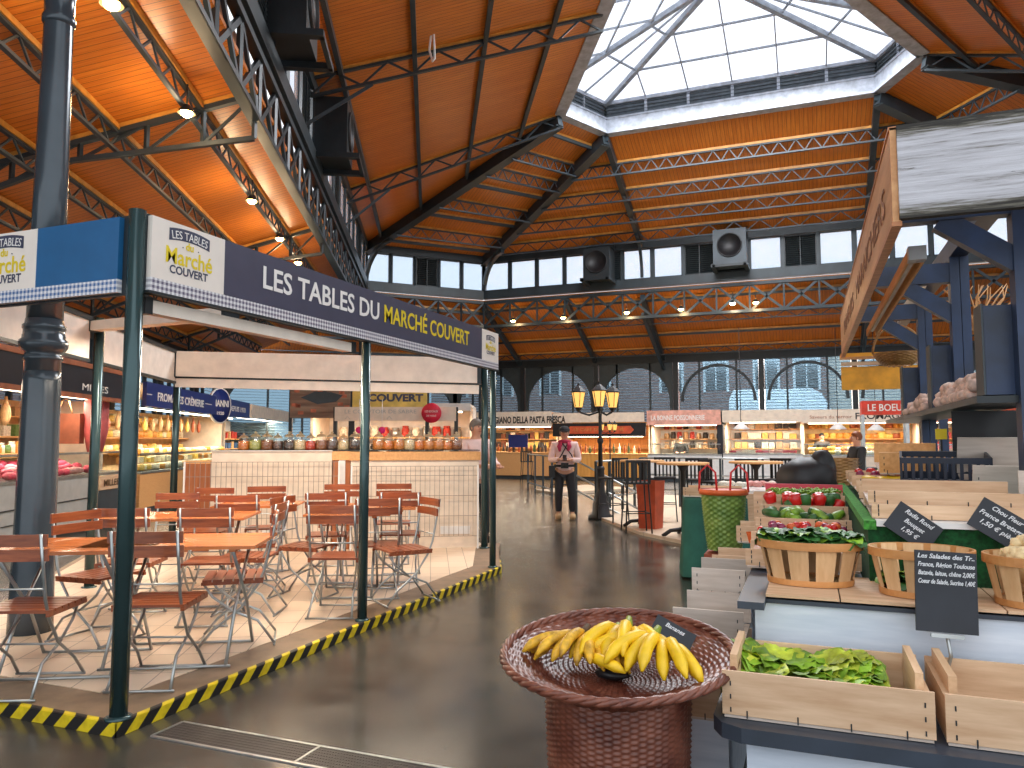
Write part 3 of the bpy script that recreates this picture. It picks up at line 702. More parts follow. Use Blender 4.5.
def cassette(name, p, q, h, d, mat, label, cat, drop=None):
    p, q = Vector(p), Vector(q); c = (p+q)/2; t = thing(name, label, cat, c, atan2(q.y-p.y, q.x-p.x)); L = (q.xy-p.xy).length; dz = (q.z-p.z)/2
    m = MB(); m.bar((-L/2, 0, -dz), (L/2, 0, dz), d, h); m.build('casing', mat, t)
    m = MB(); m.bb(-L/2-.03, -L/2+.02, -d/2-.01, d/2+.01, -h/2-.01-dz, h/2+.01-dz); m.build('end_cap', 'steel_d', t); m = MB(); m.bb(L/2-.02, L/2+.03, -d/2-.01, d/2+.01, -h/2-.01+dz, h/2+.01+dz); m.build('end_cap', 'steel_d', t)
    if drop: m = MB(); m.bar((-L/2, -.03, -h/2-drop/2-.02-dz), (L/2, -.03, -h/2-drop/2-.02+dz), .02, drop); m.build('valance', mat, t); m = MB(); m.bar((-L/2, -.035, -h/2-.01-dz), (L/2, -.035, -h/2-.01+dz), .03, .025); m.build('front_rail', 'steel_d', t)
    return t
cassette('awning', (-7.72, 7.55, 2.46), (-4.02, 9.02, 2.37), .33, .16, 'canvas', 'long cream awning cassette with rolled cloth over the back counter', 'awning', .12)
cassette('awning', (-3.3, 2.98, 2.17), (-3.3, 4.92, 2.17), .07, .08, 'canvas', 'slim cream blind cassette under the near half of the long name board', 'awning')
cassette('awning', (-6.36, 5.2, 2.55), tuple(atz(230, 313, 2.5)), .09, .12, 'canvas', 'cream awning bar crossing behind the corner pole', 'awning')
for p, q, l in (((-5.15, 2.9), (-6.38, 5.15), 'grey-cream canvas side panel behind the cast iron column'), ((-6.46, 5.3), (-7.74, 7.55), 'cream canvas side panel between the two thin dark poles')):
    t = thing('canvas_panel', l, 'panel', ((p[0]+q[0])/2, (p[1]+q[1])/2, 2.4), atan2(q[1]-p[1], q[0]-p[0])); L = sqrt((p[0]-q[0])**2+(p[1]-q[1])**2)
    m = MB(); m.bb(-L/2, L/2, -.01, .01, -.17, .2); m.build('cloth', 'canvas', t); m = MB(); m.bb(-L/2, L/2, -.03, .03, .2, .24); m.bb(-L/2, L/2, -.025, .025, -.2, -.17); m.build('rail', 'steel_d', t)

# back counter: two cladded units, mesh panels, worktop
cp, cq = Vector((-7.45, 7.18)), Vector((-3.98, 9.10)); cdir = (cq-cp).normalized(); crz = atan2(cdir.y, cdir.x); cn = Vector((-cdir.y, cdir.x))
def cs(x): return (atpl(x, 500, cp, cq).xy-cp).dot(cdir)
def cpt(s, off=0, z=0): v = cp+cdir*s+cn*off; return Vector((v.x, v.y, z))
s0, s1, s2, s3 = cs(210), cs(331), cs(350), cs(479)
def clad(sa, sb, h, label, wood_top):
    t = thing('counter_unit', label, 'counter', cpt((sa+sb)/2, 0, PH), crz); W = sb-sa
    m = MB(); m.bb(-W/2, W/2, .02, .55, 0, h); m.build('body', 'cream', t)
    m = MB(); 
    if wood_top: m.bb(-W/2-.02, W/2+.02, -.01, .56, h, h+.11); m.build('timber_edge', 'pine_o', t)
    else: m.bb(-W/2, W/2, -.01, .56, h, h+.01); m.build('top_board', 'white', t)
    m = MB(); m.bb(W/2-.5, W/2-.12, .005, .02, .18, .28) if wood_top else m.bb(-.1, .12, .005, .02, .2, .28); m.build('vent_cover', 'white', t); return t
clad(s0, s1, 1.255, 'low cream clad counter at the left behind the tables', False)
clad(s2, s3, 1.135, 'cream clad counter with timber edge, right half of the back bar', True)
t = thing('counter_unit', 'brown timber filler cabinet between the two cream counters', 'counter', cpt((s1+s2)/2, 0, PH), crz)
m = MB(); m.bb(-(s2-s1)/2+.01, (s2-s1)/2-.01, .05, .55, 0, 1.14); m.build('body', wood('brown_board', (150, 84, 44), (176, 106, 62), 2, .5), t); m = MB(); m.bb(-.03, .05, .03, .05, 0, 1.14); m.build('white_strip', 'white', t); m = MB(); m.bb(-(s2-s1)/2, (s2-s1)/2, .02, .55, 1.14, 1.25); m.build('top_board', 'pine_o', t)
t = thing('counter_unit', 'brown timber cabinet end left of the low cream counter', 'counter', cpt(s0-.18, 0, PH), crz); m = MB(); m.bb(-.14, .16, .05, .5, 0, 1.1); m.build('body', wood('brown_board', (150, 84, 44), (176, 106, 62), 2, .5), t); m = MB(); m.bb(-.15, .17, .04, .51, 1.1, 1.13); m.build('top_board', 'pine_o', t)
m = MB(); m.bb(s0, s3+.02, .12, .53, 1.322, 1.332); o = m.build('serving_top', 'steel_d', None, (*cp, 0), (0, 0, crz)); tag(o, 'thin dark serving top carrying the row of glass jars', 'worktop')
M['wire'] = plain('grey_brown_wire', (150, 134, 122), .4, .3)
def grid(sa, sb, z1, label):
    t = thing('wire_panel', label, 'wire panel', cpt((sa+sb)/2, -.06, PH), crz); W = sb-sa; m = MB(); n = int(W/.062)
    for i in range(n+1): x_ = -W/2+W*i/n; m.bar((x_, 0, .16), (x_, 0, z1), .006, .006)
    for z in (.16, .42, .68, .94, z1): m.bar((-W/2, .006, z), (W/2, .006, z), .007, .007)
    m.build('wire_grid', 'wire', t)
    for x_ in (-W/2, W/2): m = MB(); m.bar((x_, 0, 0), (x_, 0, z1+.01), .02, .02); m.build('upright', 'white', t)
grid(s0-.3, s1+.1, 1.12, 'white wire mesh panel in front of the left cream counter'); grid(s2+.02, s3-.02, 1.06, 'white wire mesh panel in front of the timber edged counter')
conts = [('orange pickles', (196, 110, 40)), ('pale green olives', (150, 154, 80)), ('brown spice', (122, 70, 36)), ('dark dried fruit', (66, 40, 30)), ('white beans', (196, 176, 140)), ('red peppers', (172, 54, 30)), ('dark tea', (52, 34, 26)), ('amber nuts', (186, 116, 52))]
M['lidglass'] = frosted('jar_lid', (236, 226, 206), .35)
seq = [0, 1, 2, 3, 6, 4, 5, 2, 3, 4, 6, 7, 0, 7, 4, 0, 7, 7, 0, 2]; jx = [238, 250, 262, 273, 285, 296, 307, 318, 329, 341, 352, 377, 387, 398, 409, 419, 429, 439, 448, 457]
for i, (c, x_) in enumerate(zip(seq, jx)):
    nm, col = conts[c]; big = 1.1 if i % 3 else 1.0
    t = thing('storage_jar', 'lidded glass jar of %s, %s jar from the left end of the counter' % (nm, ORD[i]), 'jar', cpt(cs(x_), .24, 1.332), crz, 'glass jars along the back counter')
    m = MB(); m.lathe([(.066, .0), (.074, .02), (.074, .16), (.06, .19), (.06, .2)], 14, cap=False); gb_ = m.build('glass_body', 'jar', t)
    m = MB(); m.lathe([(.064, .004), (.069, .02), (.069, .145), (.02, .155)], 12); m.build('contents', plain('jar_'+nm.replace(' ', '_'), col, .6, 0, .25, 60), t)
    m = MB(); m.lathe([(.058, .2), (.058, .215), (.035, .24), (.012, .25), (.018, .27), (.005, .285)], 12); m.build('lid', 'lidglass', gb_)
    t.scale = (big, big, big*.78)

# folding chairs
def make_chair():
    t = thing('folding_chair', '', 'chair')
    for s in (-1, 1):
        x = .18*s
        m = MB(); m.tube([(x, -.27, .88), (x, -.235, .70), (x, -.2, .52), (x, -.16, .42), (x*.98, -.05, .26), (x, .12, .13), (x*1.05, .21, .02)], .009, 6); m.build('back_upright', 'chrome', t)
        x = .155*s
        m = MB(); m.tube([(x, .19, .43), (x, .13, .34), (x, .0, .24), (x, -.16, .17), (x*1.1, -.27, .02)], .009, 6); m.build('cross_leg', 'chrome', t)
    m = MB(); m.tube([(-.2, .21, .012), (.2, .21, .012)], .008, 6); m.build('floor_bar', 'chrome', t); m = MB(); m.tube([(-.19, -.27, .012), (.19, -.27, .012)], .008, 6); m.build('floor_bar', 'chrome', t)
    m = MB(); m.tube([(-.18, -.215, .58), (.18, -.215, .58)], .006, 6); m.build('stretcher', 'chrome', t); m = MB(); m.tube([(-.16, 0, .235), (.16, 0, .235)], .006, 6); m.build('stretcher', 'chrome', t)
    for z, y in ((.845, -.268), (.765, -.252)):
        m = MB(); N = 8
        for i in range(N):
            a = -.205+.41*i/N; b_ = -.205+.41*(i+1)/N; yy = lambda v: y-.018*(1-(v/.205)**2)+.018
            m.bar((a, yy(a), z), (b_+.001, yy(b_), z), .014, .064)
        m.build('back_slat', 'chairw', t)
    m = MB(); m.bar((-.19, -.19, .435), (-.19, .2, .435), .02, .02); m.bar((.19, -.19, .435), (.19, .2, .435), .02, .02)
    for i in range(6): y_ = -.165+i*.066; m.bb(-.2, .2, y_-.028, y_+.028, .445, .46)
    m.build('seat', 'chairw', t); return t
ch0 = make_chair(); used = [False]
def px(xp, d, z=PH+.004): return lev((xp-512)/FPX*d, d, z)
RZ = {'away': 27.6, 'toward': 207.6, 'left': 117.6, 'right': -62.4}
def chair(xp, d, face, label, extra=0):
    rz = radians(RZ[face]+extra); p = px(xp, d)
    if not used[0]: ch0.location = p; ch0.rotation_euler[2] = rz; ch0['label'] = label; ch0['group'] = 'folding chairs on the terrace'; used[0] = True
    else: dup(ch0, p, rz, label, 'folding chairs on the terrace')
S_ = 'folding slatted chair '
chair(42, 4.35, 'away', S_+'nearest of all, in front of the cast iron column, back turned', -4)
chair(168, 4.5, 'away', S_+'just behind the corner pole at the near table, back turned', -3)
chair(240, 5.3, 'left', S_+'seen side-on at the right end of the near table', 10)
chair(108, 5.35, 'right', S_+'angled behind the corner pole, between column and thin pole', -25)
chair(138, 5.95, 'away', S_+'second row, its back showing just right of the corner pole', 0)
chair(218, 5.95, 'away', S_+'second row, purple sheen on its back, right of the middle table top', 0)
chair(252, 6.2, 'left', S_+'side-on behind the near side-on chair', -5)
chair(258, 7.0, 'left', S_+'side-on, furthest of the three by the left tables', 8)
chair(172, 7.1, 'toward', S_+'third row, dark back left of the timber cabinet', 0)
chair(210, 7.9, 'toward', S_+'back row facing the camera in front of the timber cabinet end', 0)
chair(246, 7.3, 'away', S_+'third row, back turned before the left wire panel', 0)
chair(268, 8.2, 'toward', S_+'back row close against the left wire panel', 10)
chair(341, 6.2, 'away', S_+'left of the middle pole, back turned, nearest of the right group', -6)
chair(310, 6.8, 'right', S_+'angled at the left side of the right-hand tables', -20)
chair(330, 7.6, 'away', S_+'dark backed, behind the left table of the right group', 4)
chair(341, 8.6, 'toward', S_+'back row before the brown filler cabinet', 0)
chair(394, 8.7, 'toward', S_+'back row against the right wire panel', 0)
chair(402, 7.7, 'away', S_+'dark backed, right of the middle pole, before the far table', 0)
chair(378, 6.9, 'away', S_+'just right of the middle pole, pushed under the right table', 8)
chair(404, 6.6, 'left', S_+'rightmost of all, side-on with dark back', 25)
def table(xp, d, label, W=1.15, Dp=.68, extra=0):
    t = thing('folding_table', label, 'table', px(xp, d), radians(27.6+extra), 'folding tables on the terrace')
    m = MB()
    for i in range(8): y_ = -Dp/2+Dp*(i+.5)/8; m.bb(-W/2, W/2, y_-Dp/16+.003, y_+Dp/16-.003, .72, .74)
    m.bb(-W/2+.12, -W/2+.16, -Dp/2+.03, Dp/2-.03, .70, .72); m.bb(W/2-.16, W/2-.12, -Dp/2+.03, Dp/2-.03, .70, .72)
    m.build('tabletop', 'tablew', t)
    for s in (-1, 1):
        x = s*(W/2-.14); m = MB(); m.tube([(x, -Dp/2+.05, .70), (x, .1, .32), (x, Dp/2-.05, .012)], .011, 6); m.tube([(x*.93, Dp/2-.05, .70), (x*.93, -.1, .32), (x*.93, -Dp/2+.05, .012)], .011, 6); m.build('leg_frame', 'chrome', t)
    for y_ in (-Dp/2+.05, Dp/2-.05): m = MB(); m.tube([(-W/2+.14, y_, .012), (W/2-.14, y_, .012)], .009, 6); m.build('foot_bar', 'chrome', t)
table(188, 4.95, 'slatted wood table nearest to the corner pole', 1.05); table(88, 4.75, 'slatted wood table behind the nearest chair by the column', .95)
table(185, 6.6, 'slatted wood table in the middle row of the left group', 1.2)
table(262, 7.8, 'slatted wood table furthest back before the left wire panel', .8)
table(372, 7.55, 'slatted wood table of the right group behind the middle pole', .9, .65); table(352, 6.95, 'slatted wood table between the nearest right-hand chairs', .75, .6)

# area lights added below the awning bars to brighten the terrace
for loc, rz, L, p_ in (((-4.9, 5.2, 2.42), 0.0, 2.2, 34), ((-4.9, 7.0, 2.3), radians(27), 3.0, 30), ((-3.6, 4.2, 2.1), pi/2, 1.8, 22)):
    d = bpy.data.lights.new('terrace_fill', 'AREA'); d.shape = 'RECTANGLE'; d.size = L; d.size_y = .12; d.energy = p_; d.color = (1, .84, .66)
    o = bpy.data.objects.new('terrace_fill', d); COL.objects.link(o); o.location = loc; o.rotation_euler = (0, 0, rz)
# ================================================================ greengrocer's stall on the right
def crate(x0, x1, y0, y1, z0, h, label, mat='pine', endh=None, slats=1, tilt=0, group=None, rz=0, eb=0):
    cx, cy = (x0+x1)/2, (y0+y1)/2; W, Dp = x1-x0, y1-y0; t = thing('wooden_crate', label, 'crate', (cx, cy, z0), rz, group); t.rotation_euler[0] = tilt
    endh = endh or h+.03; eb = eb or h*.96
    for s, nm in ((-1, 'front_board'), (1, 'back_board')):
        m = MB(); n = slats; hh = h/n
        for k in range(n): m.bb(-W/2, W/2, s*Dp/2-.005, s*Dp/2+.005, .012+k*hh, .012+(k+1)*hh-(.012 if n > 1 else 0))
        o_ = m.build(nm, mat, t); fb = o_ if s < 0 else fb
    for s in (-1, 1):
        m = MB(); m.bb(s*(W/2-.012)-.008, s*(W/2-.012)+.008, -Dp/2+.008, Dp/2-.008, .01, h*.96)
        if eb > h: m.bb(s*(W/2-.03)-.011, s*(W/2-.03)+.011, -Dp/2+.06, Dp/2-.02, .03, eb); m.bb(s*(W/2-.03)-.012, s*(W/2-.03)+.012, -Dp/2+.01, -Dp/2+.045, .0, endh); m.bb(s*(W/2-.03)-.012, s*(W/2-.03)+.012, Dp/2-.045, Dp/2-.01, .0, endh); m.build('end_board', 'pine_y' if mat != 'pine_o' else 'pine_o', t)
    m = MB(); n = 5
    for k in range(n): y_ = -Dp/2+Dp*(k+.5)/n; m.bb(-W/2+.005, W/2-.005, y_-Dp/n/2+.004, y_+Dp/n/2-.004, 0, .008)
    m.build('floor_slats', 'pine_g', t)
    m = MB()
    for s in (-1, 1):
        for k in range(3): m.bb(s*(W/2-.025)-.002, s*(W/2-.025)+.002, -Dp/2-.0065, -Dp/2-.005, .02+k*h*.3, .034+k*h*.3)
    for k in range(4): m.bb(-W/2+W*(k+.5)/4-.002, -W/2+W*(k+.5)/4+.002, -Dp/2-.0065, -Dp/2-.005, .005, .028)
    m.build('staples', 'steel_d', fb); return t
# bottom display: table, whitewashed boards
t = thing('display_table', 'long low display table with rounded dark slab top and whitewashed front boards', 'table', (.7, 2.75, 0))
m = MB(); W0 = -1.0
pts = [(1.4, .45), (W0+.0, .45), (W0, -.27), (W0+.03, -.33), (W0+.09, -.36), (1.4, -.36)][::-1]
m.prism([(x, y) for x, y in pts], .555, .6); flip_out(m.build('slab_top', 'slab', t))
m = MB(); m.bb(W0+.10, 1.35, -.31, .4, 0, .555); m.build('front_panel', 'whiteboard', t)
t = thing('display_step', 'upper whitewashed display step with dark slab edge behind the lettuce crates', 'display step', (.7, 3.2, 0))
m = MB(); m.bb(-.9, 1.4, -.27, -.24, .6, .875); m.build('riser_board', 'whiteboard', t)
m = MB(); m.bb(-.94, 1.4, -.39+.11, .24, .865, .88); m.bb(-.95, -.86, -.40, 4.2, .862, .888); m.build('slab', 'slab', t)
m = MB()
for k in range(9): m.bb(-.86+k*.25, -.86+k*.25+.245, -.285, .2, .888, .898)
m.build('top_planks', 'pine', t)
m = MB(); m.bb(-.86, -.5, .2, 3.9, .6, .86); m.build('side_boards', 'whiteboard', t)
crate(-.27, .31, 2.46, 2.86, .602, .13, 'long pine crate holding the loose green lettuces on the low slab', endh=.13, eb=.175)
crate(.335, .93, 2.46, 2.86, .602, .13, 'pine crate nearly empty, right of the lettuce crate', endh=.13, eb=.175)

rng = random.Random(3)
def leafmesh(m, base, yaw, pitch, L, Wd, curl, rn, n=5, fr=.012):
    vs = []; cy, sy = cos(yaw), sin(yaw)
    for i in range(n+1):
        t_ = i/n; a = pitch-curl*t_; r = L*(t_); rr = 0; zz = 0
        for k in range(i): rr += L/n*cos(pitch-curl*k/n); zz += L/n*sin(pitch-curl*k/n)
        w_ = Wd*sin(pi*(.14+.74*t_))**.55
        for j in range(5):
            u = (j-2)/2; off = fr*sin(j*2.4+i*1.9+yaw*3)+abs(u)*w_*.18
            x, y, z = rr, u*w_, zz+off; vs.append((base[0]+x*cy-y*sy, base[1]+x*sy+y*cy, base[2]+z))
    m.add(vs, [(i*5+j, i*5+j+1, (i+1)*5+j+1, (i+1)*5+j) for i in range(n) for j in range(4)], True)
def head(r, n, seed, mats, stem=False, flat=1.0):
    rn = random.Random(seed); m = MB()
    for k in range(n):
        m.m = rn.choice((0, 0, 1, 2)); ring = k/n; yaw = k*2.4+rn.uniform(-.3, .3)
        leafmesh(m, (0, 0, r*.1), yaw, (.15+1.25*ring)*flat, r*(1.15-.3*ring), r*(.62-.12*ring), 1.2+.5*rn.random(), rn, 6, r*.055)
    return m, mats
LM = ['leaf', 'leaf_y', 'leaf_d']
def mk_head(r, n, seed, name, label, cat, loc, group, mats=LM, flat=1.0, core=None):
    m, ms = head(r, n, seed, mats, flat=flat); o = m.build(name, ms, None, loc); tag(o, label, cat, group); return o
LC = [(-.17, 2.63), (-.10, 2.73), (-.04, 2.62), (.03, 2.71), (.09, 2.63), (-.18, 2.76), (.09, 2.75)]
LW = ['front left, against the crate corner', 'left of the middle, behind', 'at the middle front', 'right of the middle, behind', 'at the front right end', 'at the back left corner', 'at the back right']
for i, (x, y) in enumerate(LC):
    o = mk_head(.125, 26, 10+i, 'lettuce', 'loose green lettuce in the long pine crate, '+LW[i], 'lettuce', (x, y, .665+.025*(i in (1, 3, 5, 6))), 'lettuces in the low crate', ['leaf', 'leaf_y', 'leaf_y'], flat=.62)
    o.rotation_euler = (rng.uniform(-.3, .3), rng.uniform(-.3, .3), rng.uniform(0, 6)); o.scale = (1.05, 1.05, .95)
for i, (x, y) in enumerate(((.52, 2.6), (.6, 2.63), (.7, 2.58))):
    mk_head(.06, 12, 40+i, 'salad_leaves', 'small wilted salad heap in the nearly empty crate, %s from the left' % ORD[i], 'salad', (x, y, .625), 'wilted salad heaps', ['leaf_y', 'stem_b', 'leaf'], flat=.5)

# oval splint baskets
def splint_basket(x, y, z, label, rz=0, rx=.2, ry=.135, h=.15):
    t = thing('splint_basket', label, 'basket', (x, y, z), rz)
    N = 11
    for k in range(N):
        if k % 2 and rng.random() < .55 and False: continue
        a0 = 2*pi*(k+.13)/N+.2; a1 = 2*pi*(k+.87)/N+.2; m = MB(); vs = []
        for a in (a0, (a0+a1)/2, a1):
            for s_, zz in ((.80, 0), (.80, .004), (.9, h*.5), (1.0, h)): vs.append((rx*s_*cos(a), ry*s_*sin(a), zz))
        vs2 = [(p[0]*.985, p[1]*.985, p[2]) for p in vs]; fs = [(i*4+j, (i+1)*4+j, (i+1)*4+j+1, i*4+j+1) for i in range(2) for j in range(3)]
        m.add(vs, fs, True); m.add(vs2, [f[::-1] for f in fs], True); m.build('splint', 'splint', t)
    m = MB(); r_ = []
    for z0, z1, o_ in ((h-.028, h+.002, 1.03),):
        for k in range(40): a = 2*pi*k/40; r_.append((a,))
        vs = []
        for k in range(40):
            a = 2*pi*k/40
            for s_, zz in ((1.03, z0), (1.03, z1), (.985, z1), (.985, z0)): vs.append((rx*s_*cos(a), ry*s_*sin(a), zz))
        m.add(vs, [(k*4+j, ((k+1) % 40)*4+j, ((k+1) % 40)*4+(j+1) % 4, k*4+(j+1) % 4) for k in range(40) for j in range(4)], False)
    m.build('rim_band', 'rim', t)
    m = MB(); vs = []
    for k in range(40):
        a = 2*pi*k/40
        for s_, zz in ((.83, 0), (.84, .022), (.80, .022), (.80, 0)): vs.append((rx*s_*cos(a), ry*s_*sin(a), zz))
    m.add(vs, [(k*4+j, ((k+1) % 40)*4+j, ((k+1) % 40)*4+(j+1) % 4, k*4+(j+1) % 4) for k in range(40) for j in range(4)]); m.build('foot_band', 'rim', t)
    m = MB(); m.lathe([(0.01, .01), (1, .01), (1, .014), (.01, .014)], 30, sx=rx*.8, sy=ry*.8); m.build('base', 'splint', t); return t
splint_basket(-.01, 3.2, .9, 'oval splint basket filled with dark green cabbage leaves, leftmost of three', rx=.19, h=.165)
splint_basket(.365, 3.1, .9, 'oval splint basket nearly empty behind the tall price board, middle of three', rx=.168, h=.165)
splint_basket(.715, 3.04, .9, 'oval splint basket with the cauliflower, rightmost of three', rx=.165, h=.165)
for i, (dx, dy, s_) in enumerate(((-.12, 0, .085), (-.03, -.03, .09), (.06, .01, .1), (.13, -.02, .08), (.0, .06, .08))):
    o = mk_head(s_, 18, 60+i, 'cabbage', 'leafy green cabbage in the leftmost splint basket, %s from the left' % ORD[i], 'cabbage', (-.01+dx, 3.2+dy, 1.055), 'cabbages in the left basket', ['leaf_d', 'leaf', 'leaf_d'], flat=.8)
for i, (dx, dy) in enumerate(((-.08, .02), (.09, .03))):
    mk_head(.07, 16, 70+i, 'cabbage', 'small green cabbage low in the middle splint basket, %s side' % ('left', 'right')[i], 'cabbage', (.365+dx, 3.1+dy, .93), None, ['leaf_d', 'leaf', 'leaf_d'])
t = thing('cauliflower', 'big cream cauliflower heaped in the rightmost splint basket', 'cauliflower', (.72, 3.04, 1.03))
m = MB(); rr = random.Random(5)
for k in range(90):
    a = rr.uniform(0, 2*pi); ph = rr.uniform(0, 1.35); m.ell((.11*sin(ph)*cos(a), .09*sin(ph)*sin(a), .09*cos(ph)), (.024, .024, .022), 7, .12, rr)
m.ell((0, 0, 0), (.1, .085, .08), 12); m.build('curd', 'cauli', t)
m = MB()
for k in range(9): m.m = 0; leafmesh(m, (0, 0, -.05), k*.7, .75, .14, .05, .3, rr)
m.build('outer_leaves', 'leaf_y', t)

# turf covered upper tier with slates
t = thing('turf_stand', 'upper stall tier faced with dark green artificial turf', 'display stand', (1.0, 5.2, 0))
m = MB(); m.bb(-.79, .8, -1.87, 1.9, .6, 1.12); m.build('turf_face', 'turf', t)
m = MB(); m.bb(-.805, -.76, -1.88, 1.9, 1.1, 1.135); m.build('turf_edge', 'turf_l', t)
m = MB(); m.bb(-.76, .8, -1.89, -1.8, 1.115, 1.137); m.build('white_ledge', 'white', t)
def slate_card(x, y, z, w_, h_, ang, label, lines, size, tiltx=-.15, rz=0):
    t = thing('price_slate', label, 'price sign', (x, y, z), rz); t.rotation_euler = (tiltx, ang, rz)
    m = MB(); m.bb(-w_/2, w_/2, -.003, .003, -h_/2, h_/2); m.build('board', 'slate', t)
    n = len(lines)
    for i, l in enumerate(lines): text(l, size, 'chalk', t, (0, -.0045, h_/2-size*1.15-i*size*1.32), 0, .0004, .0006, min(w_*.92, size*.47*len(l)), 'chalk_writing', lean=.25)
    return t
p = atY(913, 527, 3.29); slate_card(p.x, p.y, p.z, .175, .115, radians(36), 'tilted black price slate on the turf, left one', ['Radis Rond', 'Bouquet', '1,95 €'], .024)
p = atY(1001, 525, 3.29); slate_card(p.x, p.y, p.z, .19, .12, radians(33), 'tilted black price slate on the turf, right one', ['Chou Fleur', 'France Bretagne', '1,50 € pièce'], .024)
p = atd(946, 592, 2.5); t = slate_card(p.x, p.y, p.z, .188, .258, radians(3), 'tall black chalk board in front of the middle splint basket', ['Les Salades des Tr..', 'France, Région Toulouse', 'Batavia, laitue, chêne 2,00€', 'Coeur de Salade, Sucrine 1,40€'], .0205, -.1, radians(12))
m = MB(); m.bb(-.05, .05, -.008, .004, -.145, -.132); m.tube([(0, 0, -.14), (.01, .0, -.2), (.0, .01, -.25)], .006, 6); m.build('clip', 'chrome', t)

# produce crates of the lower tier
def scatter(kind, n, box, z, rad, mats, label, cat, group, rn, shape='ball', stack=1):
    pr = []
    for k in range(n):
        x = rn.uniform(box[0], box[1]); y = rn.uniform(box[2], box[3]); mt = rn.choice(mats)
        key = (kind, mt)
        if key not in PROTO:
            m = MB()
            if shape == 'ball': m.ell((0, 0, 0), (rad, rad, rad*.9), 10, .04, rn)
            elif shape == 'long': m.tube([(-rad*2.2, 0, 0), (-rad*2, 0, 0), (0, rad*.25, rad*.1), (rad*2, 0, 0), (rad*2.2, 0, 0)], [rad*.2, rad*.75, rad, rad*.75, rad*.25], 8)
            elif shape == 'pepper': m.lathe([(rad*.2, -rad), (rad*.75, -rad*.9), (rad, 0), (rad*1.02, rad*.6), (rad*.5, rad*.95), (rad*.2, rad*.8)], 10)
            PROTO[key] = m.build(kind, mt); o = PROTO[key]
        else: o = PROTO[key].copy(); COL.objects.link(o)
        o.location = (x, y, z+(k % stack)*rad*.9); o.rotation_euler = (rn.uniform(-.4, .4), rn.uniform(-.4, .4), rn.uniform(0, 3))
        tag(o, label, cat, group)
PROTO = {}
rn = random.Random(11)
rows = [(3.62, .93), (3.97, .965), (4.32, 1.0), (4.67, 1.04), (5.02, 1.075)]
rl = ['nearest low produce crate, with dark red radishes behind the cabbage basket', 'second low produce crate, red and orange tomatoes', 'third low produce crate, cucumbers and courgettes', 'fourth low produce crate, red and green peppers', 'furthest low produce crate with green beans and a pink edge']
for i, (y, z) in enumerate(rows):
    crate(-.27, .19, y-.15, y+.15, z-.03, .07, rl[i], 'pine', .1)
    bx = (-.23, .15, y-.12, y+.11); zz = z+.045
    if i == 0: scatter('radish', 50, bx, zz, .019, ['radish', 'purple', 'garlic'], 'small dark red radish in the nearest low produce crate', 'radish', 'radishes in the low crate', rn, stack=2)
    if i == 1: scatter('tomato', 40, bx, zz, .024, ['tomato', 'orange', 'purple'], 'small round tomato in the second low produce crate', 'tomato', 'tomatoes in the low crate', rn, stack=2)
    if i == 2: scatter('courgette', 18, bx, zz, .026, ['leaf_d', 'leaf'], 'green courgette in the third low produce crate', 'courgette', 'courgettes in the low crate', rn, 'long', 2)
    if i == 3: scatter('bell_pepper', 20, bx, zz, .036, ['tomato', 'leaf_d', 'tomato'], 'bell pepper in the fourth low produce crate', 'pepper', 'peppers in the low crate', rn, 'pepper', 2)
    if i == 4:
        m = MB()
        for k in range(170):
            x, y2, a = rn.uniform(-.22, .15), rn.uniform(y-.11, y+.1), rn.uniform(0, 3); m.tube([(x-.04*cos(a), y2-.04*sin(a), zz+rn.uniform(-.01, .03)), (x, y2, zz+rn.uniform(0, .04)), (x+.04*cos(a), y2+.04*sin(a), zz+rn.uniform(-.01, .03))], .004, 4)
        o = m.build('green_beans', 'leaf'); tag(o, 'heap of thin green beans in the furthest low crate', 'beans', None, 'stuff')
        m = MB(); m.bb(-.27, .19, y+.155, y+.175, z, z+.1); o = m.build('crate_board', plain('pink_board', (206, 70, 84), .6)); tag(o, 'pink red board standing behind the green beans', 'board')
for i, (y, dx) in enumerate(((3.4, -.1), (3.44, .08))):
    m = MB(); m.bb(-.06, .06, -.03, .03, 0, .012); o = m.build('price_label', 'white', None, (-.05+dx, y+.32, 1.02), (.5, 0, .2)); tag(o, 'white paper price label on the radish crate, %s one' % ('left', 'right')[i], 'price label')
# empty crates on the aisle side
crate(-.56, -.27, 3.3, 3.7, .60, .13, 'pale pine crate on top of the aisle-side stack, nearest to the wicker stand', 'pine_g', .15)
crate(-.56, -.27, 3.32, 3.72, .44, .13, 'pale pine crate second from the top of the aisle-side stack', 'pine_g', .15)
crate(-.50, -.21, 2.98, 3.3, .40, .13, 'pine crate tucked low between wicker stand and lettuce crate', 'pine', .16)
crate(-.55, -.3, 3.8, 4.15, .70, .12, 'pine crate with dark liner behind the aisle-side stack', 'pine_g', .14)
crate(-.50, -.30, 4.2, 4.5, .74, .09, 'small pine crate behind the dark-lined crate on the aisle side', 'pine', .12)
crate(-.42, -.2, 4.75, 5.05, .84, .09, 'pine crate at the right foot of the green woven basket', 'pine', .12)
crate(-.35, -.12, 5.25, 5.35, .90, .2, 'upright pine crate end left of the pepper crate', 'pine', .2)
m = MB(); m.bb(-.53, -.32, 3.83, 4.1, .76, .78); o = m.build('paper_liner', 'slate'); tag(o, 'dark crumpled liner in the aisle-side crate', 'liner')
t = thing('aisle_trestle', 'low dark trestle carrying the aisle-side crates', 'trestle', (-.43, 4.0, 0)); m = MB(); m.bb(-.1, .12, -1.0, .0, .0, .395); m.build('box', 'whiteboard', t); m = MB(); m.bb(-.1, .1, .05, .6, .0, .695); m.build('rear_box', 'whiteboard', t); m = MB(); m.bb(-.09, .15, .65, 1.1, .0, .83-.095); m.build('rear_box', 'whiteboard', t)
